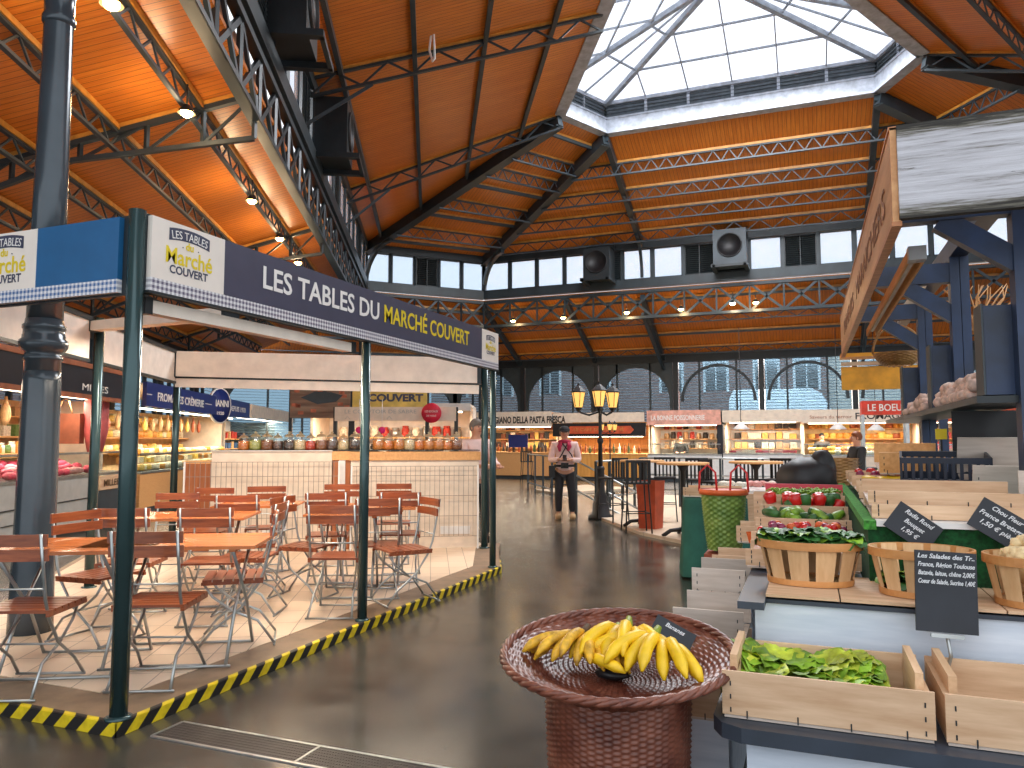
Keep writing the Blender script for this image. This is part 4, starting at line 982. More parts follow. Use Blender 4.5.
t = thing('punnet', 'orange red punnet on the slab edge', 'punnet', (-.27, 4.3, .9)); m = MB(); m.lathe([(.045, 0), (.06, .06)], 4, cap=False, smooth=False); m.build('tub', 'orange', t)
scatter('tomato_small', 5, (-.3, -.24, 4.27, 4.33), .93, .018, ['tomato'], 'small tomato in the orange red punnet', 'tomato', 'punnet tomatoes', rn)

# crates on the upper tier
crate(.23, .80, 3.4, 3.78, 1.14, .055, 'pine crate under its twin on the turf tier front', 'pine', .058, tilt=.06)
crate(.22, .79, 3.43, 3.81, 1.197, .052, 'empty pine crate stacked on its twin at the turf tier front', 'pine', .056, tilt=.075)
crate(.23, .7, 3.88, 4.2, 1.15, .06, 'pine crate with white paper behind the stacked twin crates', 'pine', .1)
crate(.24, .7, 4.25, 4.58, 1.16, .06, 'pine crate with white roots on the turf tier', 'pine', .1)
crate(.24, .66, 4.65, 5.0, 1.17, .06, 'pine crate of yellow vegetables on the turf tier', 'pine', .1)
crate(.24, .66, 5.1, 5.45, 1.17, .06, 'pine crate beyond the yellow vegetables on the turf tier', 'pine', .1)
crate(.24, .66, 5.55, 5.9, 1.17, .06, 'furthest pine crate on the turf tier', 'pine', .1)
scatter('parsnip', 12, (.29, .62, 4.3, 4.52), 1.2, .022, ['garlic', 'white'], 'pale root vegetable in the turf tier crate', 'root vegetable', 'pale roots', rn, 'long')
scatter('yellow_courgette', 12, (.29, .6, 4.7, 4.95), 1.22, .024, ['banana'], 'yellow courgette in the turf tier crate', 'courgette', 'yellow courgettes', rn, 'long')
scatter('radish_far', 12, (.29, .6, 5.15, 5.4), 1.24, .026, ['radish', 'purple'], 'reddish vegetable in the crate beyond the yellow ones', 'vegetable', 'reddish vegetables', rn)
scatter('apple', 12, (.29, .6, 5.6, 5.85), 1.24, .028, ['tomato', 'leaf_y'], 'small apple in the furthest turf tier crate', 'apple', 'apples', rn)
m = MB(); m.box((0, 0, 0), (.38, .26, .02), Matrix.Rotation(.12, 3, 'X')); o = m.build('paper_sheet', 'white', None, (.46, 4.02, 1.21)); tag(o, 'white paper sheet lining the crate behind the twin crates', 'paper')
crate(.84, 1.4, 3.42, 3.85, 1.14, .17, 'tall whitish crate with radishes and greens at the right edge', 'pine_g', .19)
crate(.74, 1.3, 4.3, 4.7, 1.2, .2, 'grey wooden crate with a white label, tilted behind the radish crate', 'pine_g', .2, tilt=.35)
m = MB(); m.bb(-.09, .09, -.002, .002, -.05, .05); o = m.build('paper_label', 'white', None, (1.12, 4.25, 1.33), (.35, 0, 0)); tag(o, 'white printed label on the grey tilted crate', 'label')
crate(.38, .72, 4.9, 5.25, 1.28, .12, 'pine crate with white edge left of the dark plastic crate', 'pine_o', .13, tilt=.15)
t = thing('plastic_crate', 'dark blue slotted plastic crate on the upper tier', 'crate', (.66, 4.55, 1.22)); t.rotation_euler = (.1, 0, -.1)
m = MB(); W, Dp, h = .2, .15, .16
for s in (-1, 1):
    m.bb(-W, W, s*Dp-.006, s*Dp+.006, 0, .05); m.bb(-W, W, s*Dp-.006, s*Dp+.006, h-.03, h)
    for k in range(11): x = -W+.02+k*(2*W-.04)/10; m.bb(x-.008, x+.008, s*Dp-.006, s*Dp+.006, .05, h-.03)
    m.bb(s*W-.006, s*W+.006, -Dp, Dp, 0, h)
m.bb(-W, W, -Dp, Dp, 0, .01); m.build('slotted_body', plain('dark_blue_plastic', (30, 38, 54), .45), t)
t = thing('radish_bunch', 'bunch of round crimson radishes at the right edge of the upper tier', 'radishes', (.93, 3.6, 1.32))
for k in range(16):
    m = MB(); a = rn.uniform(0, 6.28); r_ = rn.uniform(0, .05); m.ell((r_*cos(a), r_*sin(a)*.8, rn.uniform(0, .05)), (.017, .017, .018), 8); m.build('radish', 'radish', t)
m = MB()
for k in range(10): leafmesh(m, (.04, 0, .01), rn.uniform(-1, 1), .5, .12, .03, .6, rn)
m.build('leaves', 'leaf', t)
for i, (x, y) in enumerate(((1.04, 3.58), (1.14, 3.64), (1.22, 3.56), (1.12, 3.52))):
    mk_head(.095, 20, 90+i, 'spinach_bunch', 'leafy green bunch in the tall whitish crate, %s from the left' % ORD[i], 'greens', (x, y, 1.27), 'green bunches in the tall crate', ['leaf_d', 'leaf', 'leaf_d'], flat=.8)
t = thing('price_tag', 'small yellow price tag standing behind the plastic crate', 'price tag', (.72, 5.0, 1.46)); m = MB(); m.bb(-.03, .03, -.002, .002, 0, .06); m.build('card', plain('bright_yellow', (236, 204, 30), .5), t); m = MB(); m.bb(-.005, .005, .002, .006, -.25, .05); m.build('stick', 'black', t)

# timber frame, shelf, cabinets
for i, y in enumerate((4.03, 5.64, 7.24)):
    o_ = ('nearest', 'middle', 'furthest')[i]
    t = thing('stall_post', 'blue painted stall post with bracket and arm, %s of the row' % o_, 'post', (.95, y, 0))
    m = MB(); m.bb(-.055, .0, -.05, .05, 0, 2.66); m.bb(.004, .055, -.05, .05, 0, 2.66); m.build('upright', 'bluep', t)
    m = MB(); m.bar((-.56, .0, 2.56), (-.05, .0, 2.56), .08, .13); m.build('arm', 'bluep', t)
    m = MB(); m.bar((-.34, .0, 2.50), (-.03, .0, 2.27), .07, .10); m.build('brace', 'bluep', t)
    t = thing('wall_cabinet', 'narrow blue cabinet panel on the shelf beside the %s post' % o_, 'cabinet', (.835, y+.12, 1.665))
    m = MB(); m.bb(-.055, .07, -.08, .08, 0, .42); m.build('case', 'bluep', t); m = MB(); m.bb(-.065, -.057, -.085, .085, 0, .43); m.build('edge_strip', 'steel_l', t)
t = thing('stall_beam', 'dark timber beam linking the blue posts', 'beam', (.95, 6, 0)); m = MB(); m.bb(-.05, .05, -2.4, 3, 2.665, 2.78); m.build('beam', 'bluep', t)
t = thing('wall_shelf', 'long thin dark shelf carrying the garlic', 'shelf', (.87, 6.2, 1.64)); m = MB(); m.bb(-.14, .16, -2.18, 2.25, -.015, .018); m.build('board', 'steel_d', t)
M['carved'] = plain('carved_wood', (140, 88, 52), .6)
b = thing('stall_sign', 'weathered white painted board at the front of the greengrocer stall', 'sign board', (1.3, 3.47, 2.575))
m = MB(); m.bb(-.92, .9, -.02, .02, -.2, .2); m.build('board', 'weather', b)
b = thing('stall_sign', 'natural wood side board with carved letters running back from the white board', 'sign board', (.37, 6.15, 2.54), -pi/2)
m = MB(); m.bb(-2.64, 2.68, -.015, .015, -.17, .235); m.build('board', wood('sign_wood_x', (196, 134, 80), (228, 172, 116), 0, .45, 1.6), b)
m = MB(); m.bb(-2.64, 2.68, -.02, .02, .225, .24); m.bb(-2.68, 2.68, -.02, .02, -.19, -.17); m.build('lip', 'signwood', b)
text('PRIMEURS   MARAICHERS', .19, 'carved', b, (.3, -.018, -.06), 0, .0, .001, 4.2, 'carved_lettering')
t = thing('wooden_light_trough', 'wooden light trough hanging inside the side board', 'light fitting', (.53, 5.72, 2.38)); m = MB(); m.bb(-.035, .035, -1.5, 1.4, .02, .035); m.bar((-.035, -1.5, .0), (-.035, 1.4, 0), .012, .055); m.bar((.035, -1.5, .0), (.035, 1.4, 0), .012, .055); m.build('trough', 'pine_o', t)
m = MB(); m.tube([(0, -1.5, .01), (0, 1.3, .01)], .014, 8); m.build('tube', 'white', t); m = MB(); m.bb(-.04, .04, -1.56, -1.48, -.03, .04); m.build('end_cap', 'chrome', t)
t = thing('yellow_sign_box', 'deep yellow painted sign box at the far end of the side board', 'sign box', (.85, 8.9, 2.2)); m = MB(); m.bb(-.5, .5, -.03, .0, -.20, .05); m.build('face', 'paint_y', t); m = MB(); m.bb(-.5, .5, -.02, .3, .16, .2); m.build('top', 'paint_y', t); m = MB(); m.bb(-.5, .5, -.06, -.03, .06, .1); m.build('rail', 'pine', t); m = MB(); m.bb(.42, .5, .0, .08, -2.2, .16); m.build('leg', 'bluep', t)
# hanging baskets
def hang_basket(loc, r, label, sc=1):
    t = thing('hanging_basket', label, 'basket', loc)
    m = MB(); woven(m, [(r*.55, 0), (r*.8, r*.18), (r*.98, r*.42), (r*1.05, r*.6)], 28, .006); m.build('bowl', 'wicker_l', t)
    m = MB(); m.tube([(r*1.05*cos(a), 0, r*.6+r*1.3*sin(a)) for a in [pi*i/14 for i in range(15)]], .012, 6); m.build('handle', 'wicker_l', t); m = MB(); m.tube([(0, 0, r*1.85), (0, 0, .8)], .004, 5); m.build('hanging_cord', 'black', t); return t
def woven(m, prof, N, amp, sub=6, rowh=.012, c=(0, 0, 0)):
    # resample the profile
    pts = []; 
    for (r0, z0), (r1, z1) in zip(prof, prof[1:]):
        L = sqrt((r1-r0)**2+(z1-z0)**2); n = max(1, int(L/(rowh/2)))
        for k in range(n): pts.append((r0+(r1-r0)*k/n, z0+(z1-z0)*k/n, (r1-r0)/L, (z1-z0)/L))
    pts.append((*prof[-1], pts[-1][2], pts[-1][3])); T = N*sub; vs = []
    for i, (r, z, tr, tz) in enumerate(pts):
        row = i//2; half = i % 2
        for k in range(T):
            th = 2*pi*k/T; d = amp*cos(N*th/2*1.0*2/2+pi*(row % 2))*(1 if not half else .25)-(0 if not half else amp*.7)
            R = r+d*tz; Z = z-d*tr; vs.append((c[0]+R*cos(th), c[1]+R*sin(th), c[2]+Z))
    m.add(vs, [(i*T+k, i*T+(k+1) % T, (i+1)*T+(k+1) % T, (i+1)*T+k) for i in range(len(pts)-1) for k in range(T)], True)
hang_basket(atd(898, 366, 7.0), .2, 'shallow light wicker basket hanging below the yellow panel')
# garlic
G0 = None; rn = random.Random(4)
def garlic(y0, y1, n, label, grp):
    global G0
    for k in range(n):
        if G0 is None:
            m = MB(); m.lathe([(.004, -.024), (.022, -.02), (.031, -.004), (.028, .014), (.012, .025), (.005, .032)], 8); G0 = m.build('garlic_bulb', 'garlic'); o = G0
        else: o = G0.copy(); COL.objects.link(o)
        lay = k*3//n; x = .75+rn.uniform(0, .13)+lay*.02; y = rn.uniform(y0+.05*lay, y1-.05*lay)
        o.location = (x, y, 1.685+lay*.042); o.rotation_euler = (rn.uniform(-1, 1), rn.uniform(-1, 1), rn.uniform(0, 6)); s = rn.uniform(1.0, 1.25); o.scale = (s, s, s); tag(o, label, 'garlic', grp)
garlic(4.26, 5.45, 110, 'garlic bulb in the large heap on the shelf, beside the nearest blue cabinet', 'garlic heap near')
garlic(5.85, 7.0, 70, 'garlic bulb in the far heap on the shelf, beyond the middle cabinet', 'garlic heap far')
# cloth, twigs behind the shelf
m = MB(); vs = []
for i in range(9):
    for j in range(7): u = i/8; v = j/6; vs.append((.76+.5*u, 4.9+.05*sin(u*14)*v, 1.62-.62*v*(1-.2*sin(u*3.1))))
m.add(vs, [(i*7+j, (i+1)*7+j, (i+1)*7+j+1, i*7+j+1) for i in range(8) for j in range(6)], True); o = m.build('black_apron', 'black'); tag(o, 'black cloth hanging under the garlic shelf', 'cloth')
m = MB(); rr = random.Random(2)
for k in range(16):
    a = rr.uniform(-.4, .4); p = Vector((0, 0, 0)); pts = [p.copy()]
    for q in range(4): p += Vector((rr.uniform(-.05, .08)+a*.1, rr.uniform(-.05, .05), .09)); pts.append(p.copy())
    m.tube(pts, [.009, .008, .006, .005, .003], 5)
o = m.build('dried_branches', 'pine_o', None, (1.2, 6.5, 2.25)); tag(o, 'pale dried branches hung behind the nearest blue post', 'branches')

# black bag and wicker box at the end of the low tier
m = MB(); m.ell((0, 0, .08), (.2, .2, .16), 18, .06, random.Random(1)); m.ell((.1, .02, .17), (.09, .1, .12), 12, .08, random.Random(2)); o = m.build('black_cloth_bag', 'black', None, (-.02, 5.6, 1.1)); tag(o, 'slumped black cloth bag behind the green beans', 'bag')
t = thing('wicker_box', 'light wicker box right of the black cloth bag', 'basket', (.21, 6.3, 1.12)); m = MB(); woven(m, [(.13, 0), (.14, .2)], 20, .006); m.build('weave', 'wicker_l', t)

# green woven basket with handles
t = thing('woven_basket', 'tall green woven basket with orange rim and two handles', 'basket', (-.64, 6.2, .6))
m = MB(); woven(m, [(.13, 0), (.155, .2), (.175, .44)], 30, .006, rowh=.02); m.build('weave', 'green_weave', t)
m = MB(); m.lathe([(.175, .43), (.19, .43), (.19, .47), (.175, .47)], 30, cap=False); m.lathe([(.17, .465), (.01, .40)], 24, cap=False); m.build('rim', 'orange', t)
for s in (-1, 1): m = MB(); m.tube([(s*.12-.07, .0, .45), (s*.12-.06, 0, .6), (s*.12, 0, .66), (s*.12+.06, 0, .6), (s*.12+.07, 0, .45)], .009, 6); m.build('handle', 'red', t)
t = thing('basket_stand', 'rust coloured box under the green woven basket', 'box', (-.62, 6.2, 0)); m = MB(); m.bb(-.16, .16, -.16, .16, 0, .575); m.build('box', plain('rust_box', (150, 74, 50), .7), t)
# cloth covered table
t = thing('cloth_table', 'small table under a dark green cloth reaching the floor', 'table', (-.98, 8.5, 0), radians(10))
m = MB(); nn = 48; vs = []
for zi, z in enumerate((.84, .82, .55, .3, .02)):
    for k in range(nn):
        a = 2*pi*k/nn; c_, s_ = cos(a), sin(a); q = 1/max(abs(c_), abs(s_)); q = min(q, 1.3); f = (0, 0, .25, .55, 1)[zi]
        vs.append((.33*q*c_*(1+.10*f+.05*f*sin(k*1.3*2)), .28*q*s_*(1+.10*f+.05*f*sin(k*1.3*2)), z))
m.add(vs, [(i*nn+k, i*nn+(k+1) % nn, (i+1)*nn+(k+1) % nn, (i+1)*nn+k) for i in range(4) for k in range(nn)]+[tuple(range(nn))], True); flip_out(m.build('cloth', 'greencloth', t))
m = MB(); m.bb(-.12, .22, -.36, -.345, .02, .25); m.build('bright_green_patch', plain('bright_green', (20, 130, 70), .8), t)
crate(-1.28, -.7, 8.3, 8.7, .85, .09, 'pine crate on the green clothed table', 'pine', .1)

# ---------------------------------------------------------------- wicker stand with bananas
t = thing('wicker_stand', 'tall reddish brown wicker display stand with wide flared brim', 'wicker stand', (-.63, 2.58, 0))
m = MB(); woven(m, [(.225, .02), (.235, .3), (.248, .635)], 56, .0036, 6, .0085); m.build('woven_drum', 'wicker', t)
tl = radians(7)
m = MB(); woven(m, [(.385, .0), (.34, -.012), (.29, -.034), (.25, -.055), (.22, -.07), (.1, -.075), (.03, -.075)], 54, .0038, 6, .0095); br = m.build('woven_brim', 'wicker', t, (0, 0, .735), (tl, 0, 0))
m = MB(); woven(m, [(.245, -.10), (.3, -.055), (.385, -.012)], 54, .0036, 5, .0095); m.build('brim_underside', 'wicker', t, (0, 0, .735), (tl, 0, 0))
m = MB(); 
for s_, ph in ((.010, 0), (.010, 2.1), (.010, 4.2)):
    m.tube([((.388+.007*cos(k*.9+ph))*cos(2*pi*k/120), (.388+.007*cos(k*.9+ph))*sin(2*pi*k/120), .007*sin(k*.9+ph)) for k in range(121)], s_, 6)
m.build('braided_rim', 'wicker', t, (0, 0, .735), (tl, 0, 0))
def banana(m, root, yaw, lift, L=.17, r=.0175, bend=1.3, roll=0):
    """a curved banana leaving root in direction yaw, rising by lift then bending down"""
    pts = []; rs = []; N = 9; p = Vector(root); a = lift
    for i in range(N+1):
        u = i/N; pts.append(p.copy()); rs.append(r*(.38 if i == 0 else .62 if i == 1 else min(1, .85+.3*sin(pi*u))*(1 if u < .8 else (1-(u-.8)*3.6))))
        d = Vector((cos(yaw+roll*u)*cos(a), sin(yaw+roll*u)*cos(a), sin(a))); p += d*L/N; a -= bend/N
    rs[-1] = r*.22; m.tube(pts, rs, 8)
def bunch(dx, dy, z, n, mat, label, yaws, lift=.1, L=.19, gap=.014, bend=1.1, r=.0185, ax=0):
    t = thing('banana_bunch', label, 'bananas', (-.63+dx, 2.58+dy-.035, z-.004))
    for k in range(n):
        m = MB(); f = k/(n-1) if n > 1 else .5; yw = radians(yaws[0]+(yaws[1]-yaws[0])*f); q = k-(n-1)/2
        banana(m, (q*gap*cos(radians(ax)), q*gap*sin(radians(ax)), .010*(k % 2)-abs(q)*.006), yw, lift+.10*(k % 2), L*(.94+.1*(k % 2)), r, bend, .25); m.build('banana', mat, t)
    m = MB(); am = radians((yaws[0]+yaws[1])/2); m.tube([(.02*cos(am), .02*sin(am), .0), (0, 0, .01), (-.022*cos(am), -.022*sin(am), .03)], [.02, .017, .010], 8); m.build('stalk', 'stem_g' if mat == 'banana' else 'stem_b', t); return t
bunch(-.12, .06, .775, 11, 'banana_o', 'ripe brown-spotted banana bunch at the left side of the wicker dish', (-170, -45), .12, .185, .012, 1.05, .018)
bunch(-.09, -.03, .735, 2, 'banana', 'two yellow bananas lying sideways left of the middle', (-28, 0), .1, .18, .035, .5, .019, 90)
bunch(-.035, .16, .765, 3, 'banana', 'yellow banana hand at the back, left of the middle bunch', (-150, -80), .2, .17, .02, 1.1, .02)
bunch(.02, .12, .80, 7, 'banana', 'yellow banana bunch standing in the middle of the wicker dish', (-135, -40), .1, .22, .018, 1.0, .022)
bunch(.13, .045, .795, 9, 'banana', 'large yellow banana bunch at the right side of the wicker dish', (-178, -55), .05, .215, .014, 1.0, .0215)
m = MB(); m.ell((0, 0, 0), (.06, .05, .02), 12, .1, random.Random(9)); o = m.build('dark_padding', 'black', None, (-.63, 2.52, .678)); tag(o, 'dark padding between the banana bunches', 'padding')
t = slate_card(-.47, 2.76, .765, .15, .07, radians(25), 'small dark price slate behind the right banana bunch', ['Bananes'], .022, -.6, 0)
# ================================================================ market stalls
def warm_area(loc, rz, L, p, col=(1, .83, .62), tilt=0, wid=.25, parent=None):
    d = bpy.data.lights.new('strip_light', 'AREA'); d.shape = 'RECTANGLE'; d.size = L; d.size_y = wid; d.energy = p; d.color = col
    o = bpy.data.objects.new('strip_light', d); COL.objects.link(o); o.location = loc; o.rotation_euler = (tilt, 0, rz); o.parent = parent; return o
def stall(label, loc, rz, W, D, fz, fmat, back='cream', cmat='white', ch=.95, case=True, shelves=3, light=60, plinth='steel_l', caseh=.38, sidemat='cream', backh=2.2):
    t = thing('market_stall', label, 'market stall', loc, rz)
    m = MB(); m.bb(0, W, D-.05, D, 0, backh); m.build('back_wall', back, t)
    for x in (0.0, W-.06): m = MB(); m.bb(x, x+.06, .75, D, 0, backh); m.build('side_wall', sidemat, t)
    m = MB(); m.bb(0, W, -.05, .03, fz[0], fz[1]); m.build('fascia', fmat, t)
    m = MB(); m.bb(0, W, .03, D, fz[1]-.06, fz[1]-.02); m.build('canopy', 'cream', t)
    m = MB(); m.bb(.02, W-.02, .08, .75, 0, .12); m.build('plinth', plinth, t)
    m = MB(); m.bb(0, W, .02, .78, .12, ch); 
    m.build('counter', cmat, t)
    m = MB(); m.bb(0, W, .0, .8, ch, ch+.04); m.build('worktop', 'chrome' if case else 'pine_o', t)
    if case:
        m = MB(); m.bb(.03, W-.03, .04, .05, ch+.04, ch+caseh); m.build('glass_front', 'glass', t)
        m = MB(); m.bb(.03, W-.03, .04, .5, ch+caseh, ch+caseh+.02); m.build('glass_top', 'glass', t)
        m = MB(); m.bb(.03, W-.03, .03, .045, ch+caseh-.005, ch+caseh+.025); m.build('case_trim', 'chrome', t)
    for k in range(shelves): m = MB(); z = 1.15+k*.36; m.bb(.1, W-.1, D-.4, D-.05, z, z+.025); m.build('shelf', 'pine_o', t)
    m = MB(); m.bb(.2, W-.2, .4, .46, fz[0]-.02, fz[0]+.01); m.build('light_tube', 'tube', t)
    warm_area((W/2, .6, fz[0]-.05), 0, W*.85, light, parent=t); return t
PG = {}
def item(shape, mat):
    key = (shape, mat)
    if key not in PG:
        m = MB()
        if shape == 'box': m.bb(-.5, .5, -.5, .5, 0, 1)
        elif shape == 'wheel': m.lathe([(.42, 0), (.5, .1), (.5, .9), (.42, 1)], 16)
        elif shape == 'bottle': m.lathe([(.42, 0), (.48, .04), (.48, .6), (.18, .78), (.16, 1), (.14, 1)], 10)
        elif shape == 'loaf': m.ell((0, 0, .5), (.5, .32, .5), 10)
        elif shape == 'jar': m.lathe([(.45, 0), (.5, .06), (.5, .75), (.38, .82), (.42, .84), (.42, 1)], 10)
        elif shape == 'ham': m.ell((0, 0, .35), (.4, .4, .38), 10, .03); m.tube([(0, 0, .6), (0, 0, .95)], [.22, .1], 8)
        PG[key] = m
    return PG[key]
PM = {}
def goods(name, shape, mats, n, T, x0, x1, y, z, sz, label, cat, group, rn, yv=.0, jz=0, gap=None):
    """n products in a row on stall T (positions in the stall's own frame)"""
    R_ = Matrix.Rotation(T.rotation_euler[2], 3, 'Z')
    for k in range(n):
        mt = rn.choice(mats); key = (name, shape, mt)
        x = x0+(x1-x0)*(k+.5)/n; s = (sz[0]*rn.uniform(.85, 1.1), sz[1]*rn.uniform(.85, 1.1), sz[2]*rn.uniform(.8, 1.15))
        p = Vector(T.location)+R_@Vector((x, y+rn.uniform(-yv, yv), z+rn.uniform(0, jz)))
        if key not in PM: o = item(shape, mt).build(name, mt); PM[key] = o
        else: o = PM[key].copy(); COL.objects.link(o)
        o.location = p; o.scale = s; o.rotation_euler = (0, 0, T.rotation_euler[2]+rn.uniform(-.15, .15)); tag(o, label, cat, group)
for k, c in dict(cheese_y=(222, 186, 96), cheese_w=(228, 214, 186), cheese_o=(206, 142, 62), meat=(196, 66, 84), meat_d=(150, 40, 52), bread=(188, 128, 66), pack_r=(176, 54, 44), pack_g=(96, 130, 72), pack_b=(62, 96, 140), pack_k=(46, 40, 38), bottle_g=(46, 70, 40), bottle_a=(120, 62, 26), ham_c=(156, 84, 54), pinkish=(214, 148, 140), pale=(226, 216, 200), tan=(186, 150, 108)).items():
    M[k] = plain(k, c, .5, 0, .15)
M['navyb'] = plain('navy_fascia', (28, 46, 112), .4, 0, .05); M['darkf'] = plain('dark_fascia', (30, 34, 44), .4, 0, .06); M['copper'] = plain('copper_trim', (150, 92, 66), .4)
M['warmwall'] = plain('warm_wall', (222, 190, 140), .7, 0, .08); M['greyf'] = plain('grey_panel', (172, 172, 168), .4, 0, .04); M['yw'] = wood('yellow_plank', (200, 136, 60), (226, 166, 88), 2, .5, 1.2)
M['pinkf'] = plain('pink_fascia', (214, 158, 142), .6); M['orf'] = plain('orange_red_board', (200, 84, 48), .5)
rn = random.Random(21)
# left row
LO = Vector((-9.99, 6.89)); Lrz = atan2(.886, -.463); Lq = LO+Vector((-.463, .886))*20
def ls(x, y=450): v = atpl(x, y, LO, Lq); return (v.xy-LO).dot(Vector((-.463, .886)))
def lloc(s, off=0): v = LO+Vector((-.463, .886))*s+Vector((-.886, -.463))*off; return (v.x, v.y, 0)
sA, sB, sC, sD = -4.0, ls(133), ls(142), ls(247)
t = stall('butcher and delicatessen stall with dark copper trimmed fascia, left behind the terrace', lloc(sA), Lrz, sB-sA, 2.1, (2.2, 2.66), 'darkf', 'warmwall', 'greyf', .86, True, 3, 90)
W_ = sB-sA
m = MB(); m.bb(0, W_, -.07, .03, 2.64, 2.72); m.bb(0, W_, -.07, .03, 2.14, 2.21); m.build('copper_strip', 'copper', t)
m = MB(); m.bb(.02, W_-.02, .0, .02, .5, .515); m.bb(.02, W_-.02, .0, .02, .30, .31); m.build('drawer_line', 'steel_d', t)
text('MILLES', .16, 'ltr', t, (ls(89.5)-sA, -.056, 2.27), 0, 0, .002, ls(103)-ls(77), 'white_lettering')
m = MB(); m.ell((0, 0, 0), (.075, .012, .085), 10); m.bb(-.012, .012, -.01, .01, -.14, -.05); m.build('tree_emblem', 'ltr', t, (ls(88)-sA, -.06, 2.55))
x85 = ls(85)-sA
G = 'meat in the left counter'
warm_area((x85/2+.3, .4, 1.2), 0, x85, 14, (1, .55, .72), parent=t, wid=.3)
for r_ in range(4): goods('meat_cut', 'loaf', ['meat', 'meat', 'pinkish', 'meat'], 30, t, .2, x85+.5, .12+.17*r_, .91+.045*r_, (.26, .2, .12), 'cut of pink meat lying in the left glass counter behind the iron column', 'meat', G, rn, .05)
m = MB(); m.bb(.1, x85+.4, .5, .78, 1.22, 1.26); m.build('upper_shelf', 'pine_o', t)
goods('bread_loaf', 'loaf', ['bread', 'pale', 'tan'], 16, t, .4, 4.6, .62, 1.27, (.24, .2, .11), 'loaf or pie on the wooden shelf above the meat counter', 'bread', 'loaves above the meat counter', rn, .05)
goods('food_jar', 'jar', ['pack_r', 'cheese_o', 'pack_g', 'pale'], 14, t, 4.8, x85+.3, .62, 1.27, (.11, .11, .15), 'small food jar standing above the meat counter', 'jar', 'jars above the meat counter', rn, .05)
for k in range(3): goods('food_packet', 'box', ['pack_r', 'pale', 'cheese_o', 'pack_k', 'pack_g', 'tan'], 22, t, .3, W_-.3, 1.9, 1.18+k*.36, (.2, .14, .2), 'coloured food packet on the back shelves of the left stall', 'packet', 'packets on the left back shelves', rn)
goods('hanging_ham', 'ham', ['ham_c', 'meat_d', 'tan'], 12, t, .5, W_-.6, 1.2, 1.72, (.2, .2, .42), 'cured ham hanging in the left stall', 'ham', 'hams hanging in the left stall', rn)
t2 = thing('paper_bag', 'brown paper carrier bag hanging beside the iron column', 'bag', atd(67, 425, 13.2)); t2.rotation_euler[2] = radians(20)
m = MB(); m.bb(-.27, .27, -.07, .07, -.33, .2); m.build('bag', plain('kraft', (122, 66, 44), .7), t2); m = MB(); m.tube([(-.13, -.07, .2), (-.06, -.07, .42), (0, -.07, .46), (.06, -.07, .42), (.13, -.07, .2)], .014, 6); m.build('handle', 'tan', t2)
t2 = thing('wall_scale', 'pink red hanging scale cover beyond the brown paper bag', 'scale', atd(96, 425, 13.4)); m = MB(); m.lathe([(.12, -.5), (.2, -.1), (.2, .4), (.12, .55)], 16); m.build('body', plain('dusty_red', (176, 84, 84), .6), t2)
t2 = thing('wooden_sign', 'small wooden sign with dark letters at the end of the meat counter', 'sign', lloc(ls(105)-0, -.1)); t2.rotation_euler[2] = Lrz; m = MB(); m.bb(-.42, .42, -.02, .02, .62, .86); m.build('board', 'pine', t2); m = MB(); m.bb(-.4, .4, .02, .12, 0, .62); m.build('stand', 'steel_l', t2); text('MILLES', .16, 'stem_b', t2, (0, -.03, .68), 0, .002, .001, .6)
# cheese stall
t = stall('cheese stall with long blue fascia beyond the dark delicatessen', lloc(sC), Lrz, sD-sC, 2.1, (2.14, 2.62), 'navyb', 'warmwall', 'pine_o', .8, True, 3, 130)
W_ = sD-sC
xc = ls(215)-sC
text('FROMAGES CRÈMERIE', .24, 'ltr', t, ((ls(153)+ls(200))/2-sC, -.056, 2.28), 0, .004, .002, ls(200)-ls(153), 'white_lettering')
text('DEPUIS 1970', .2, 'ltr', t, ((ls(226)+ls(243))/2-sC, -.056, 2.3), 0, .003, .002, (ls(243)-ls(226))*.95, 'white_lettering')
m = MB(); m.lathe([(0, 0), (.44, 0), (.44, .05), (0, .05)], 30); m.build('round_plate', 'navyb', t, (xc, -.06, 2.38), (pi/2, 0, -.35)); m = MB(); m.lathe([(.44, 0), (.47, 0), (.47, .06), (.44, .06)], 30, cap=False); m.build('plate_ring', 'ltr', t, (xc, -.06, 2.38), (pi/2, 0, -.35))
text('GIANNI', .24, 'ltr', t, (xc-.04, -.118, 2.36), -.35, .005, .002, .72, 'white_lettering'); text('1920', .12, 'ltr', t, (xc-.04, -.118, 2.14), -.35, .002, .002, .3, 'white_lettering')
m = MB(); m.bb(0, ls(153)-sC-.3, -.055, -.05, 2.37, 2.385); m.bb(ls(202)-sC, xc-.6, -.055, -.05, 2.37, 2.385); m.build('rule_line', 'ltr', t)
for r_, z in ((0, .86), (1, 1.0), (2, 1.16)): goods('cheese', ('wheel', 'box', 'wheel')[r_], ['cheese_y', 'cheese_w', 'cheese_w', 'cheese_o'], 30, t, .2, W_-.3, .2+.22*r_, z, (.24, .22, .12), 'cheese in the lit counter under the blue fascia', 'cheese', 'cheeses in the counter', rn, .04)
for k in range(3): goods('cheese_round', 'wheel', ['cheese_y', 'cheese_o', 'cheese_w'], 22, t, .3, W_-.3, 1.9, 1.18+k*.36, (.3, .3, .18), 'cheese wheel on the back shelves behind the blue fascia', 'cheese', 'cheese wheels on the back shelves', rn)
goods('hanging_sausage', 'ham', ['cheese_y', 'tan', 'ham_c'], 14, t, .5, W_-.6, 1.2, 1.7, (.16, .16, .4), 'sausage or gourd cheese hanging under the blue fascia', 'sausage', 'hanging under the blue fascia', rn)
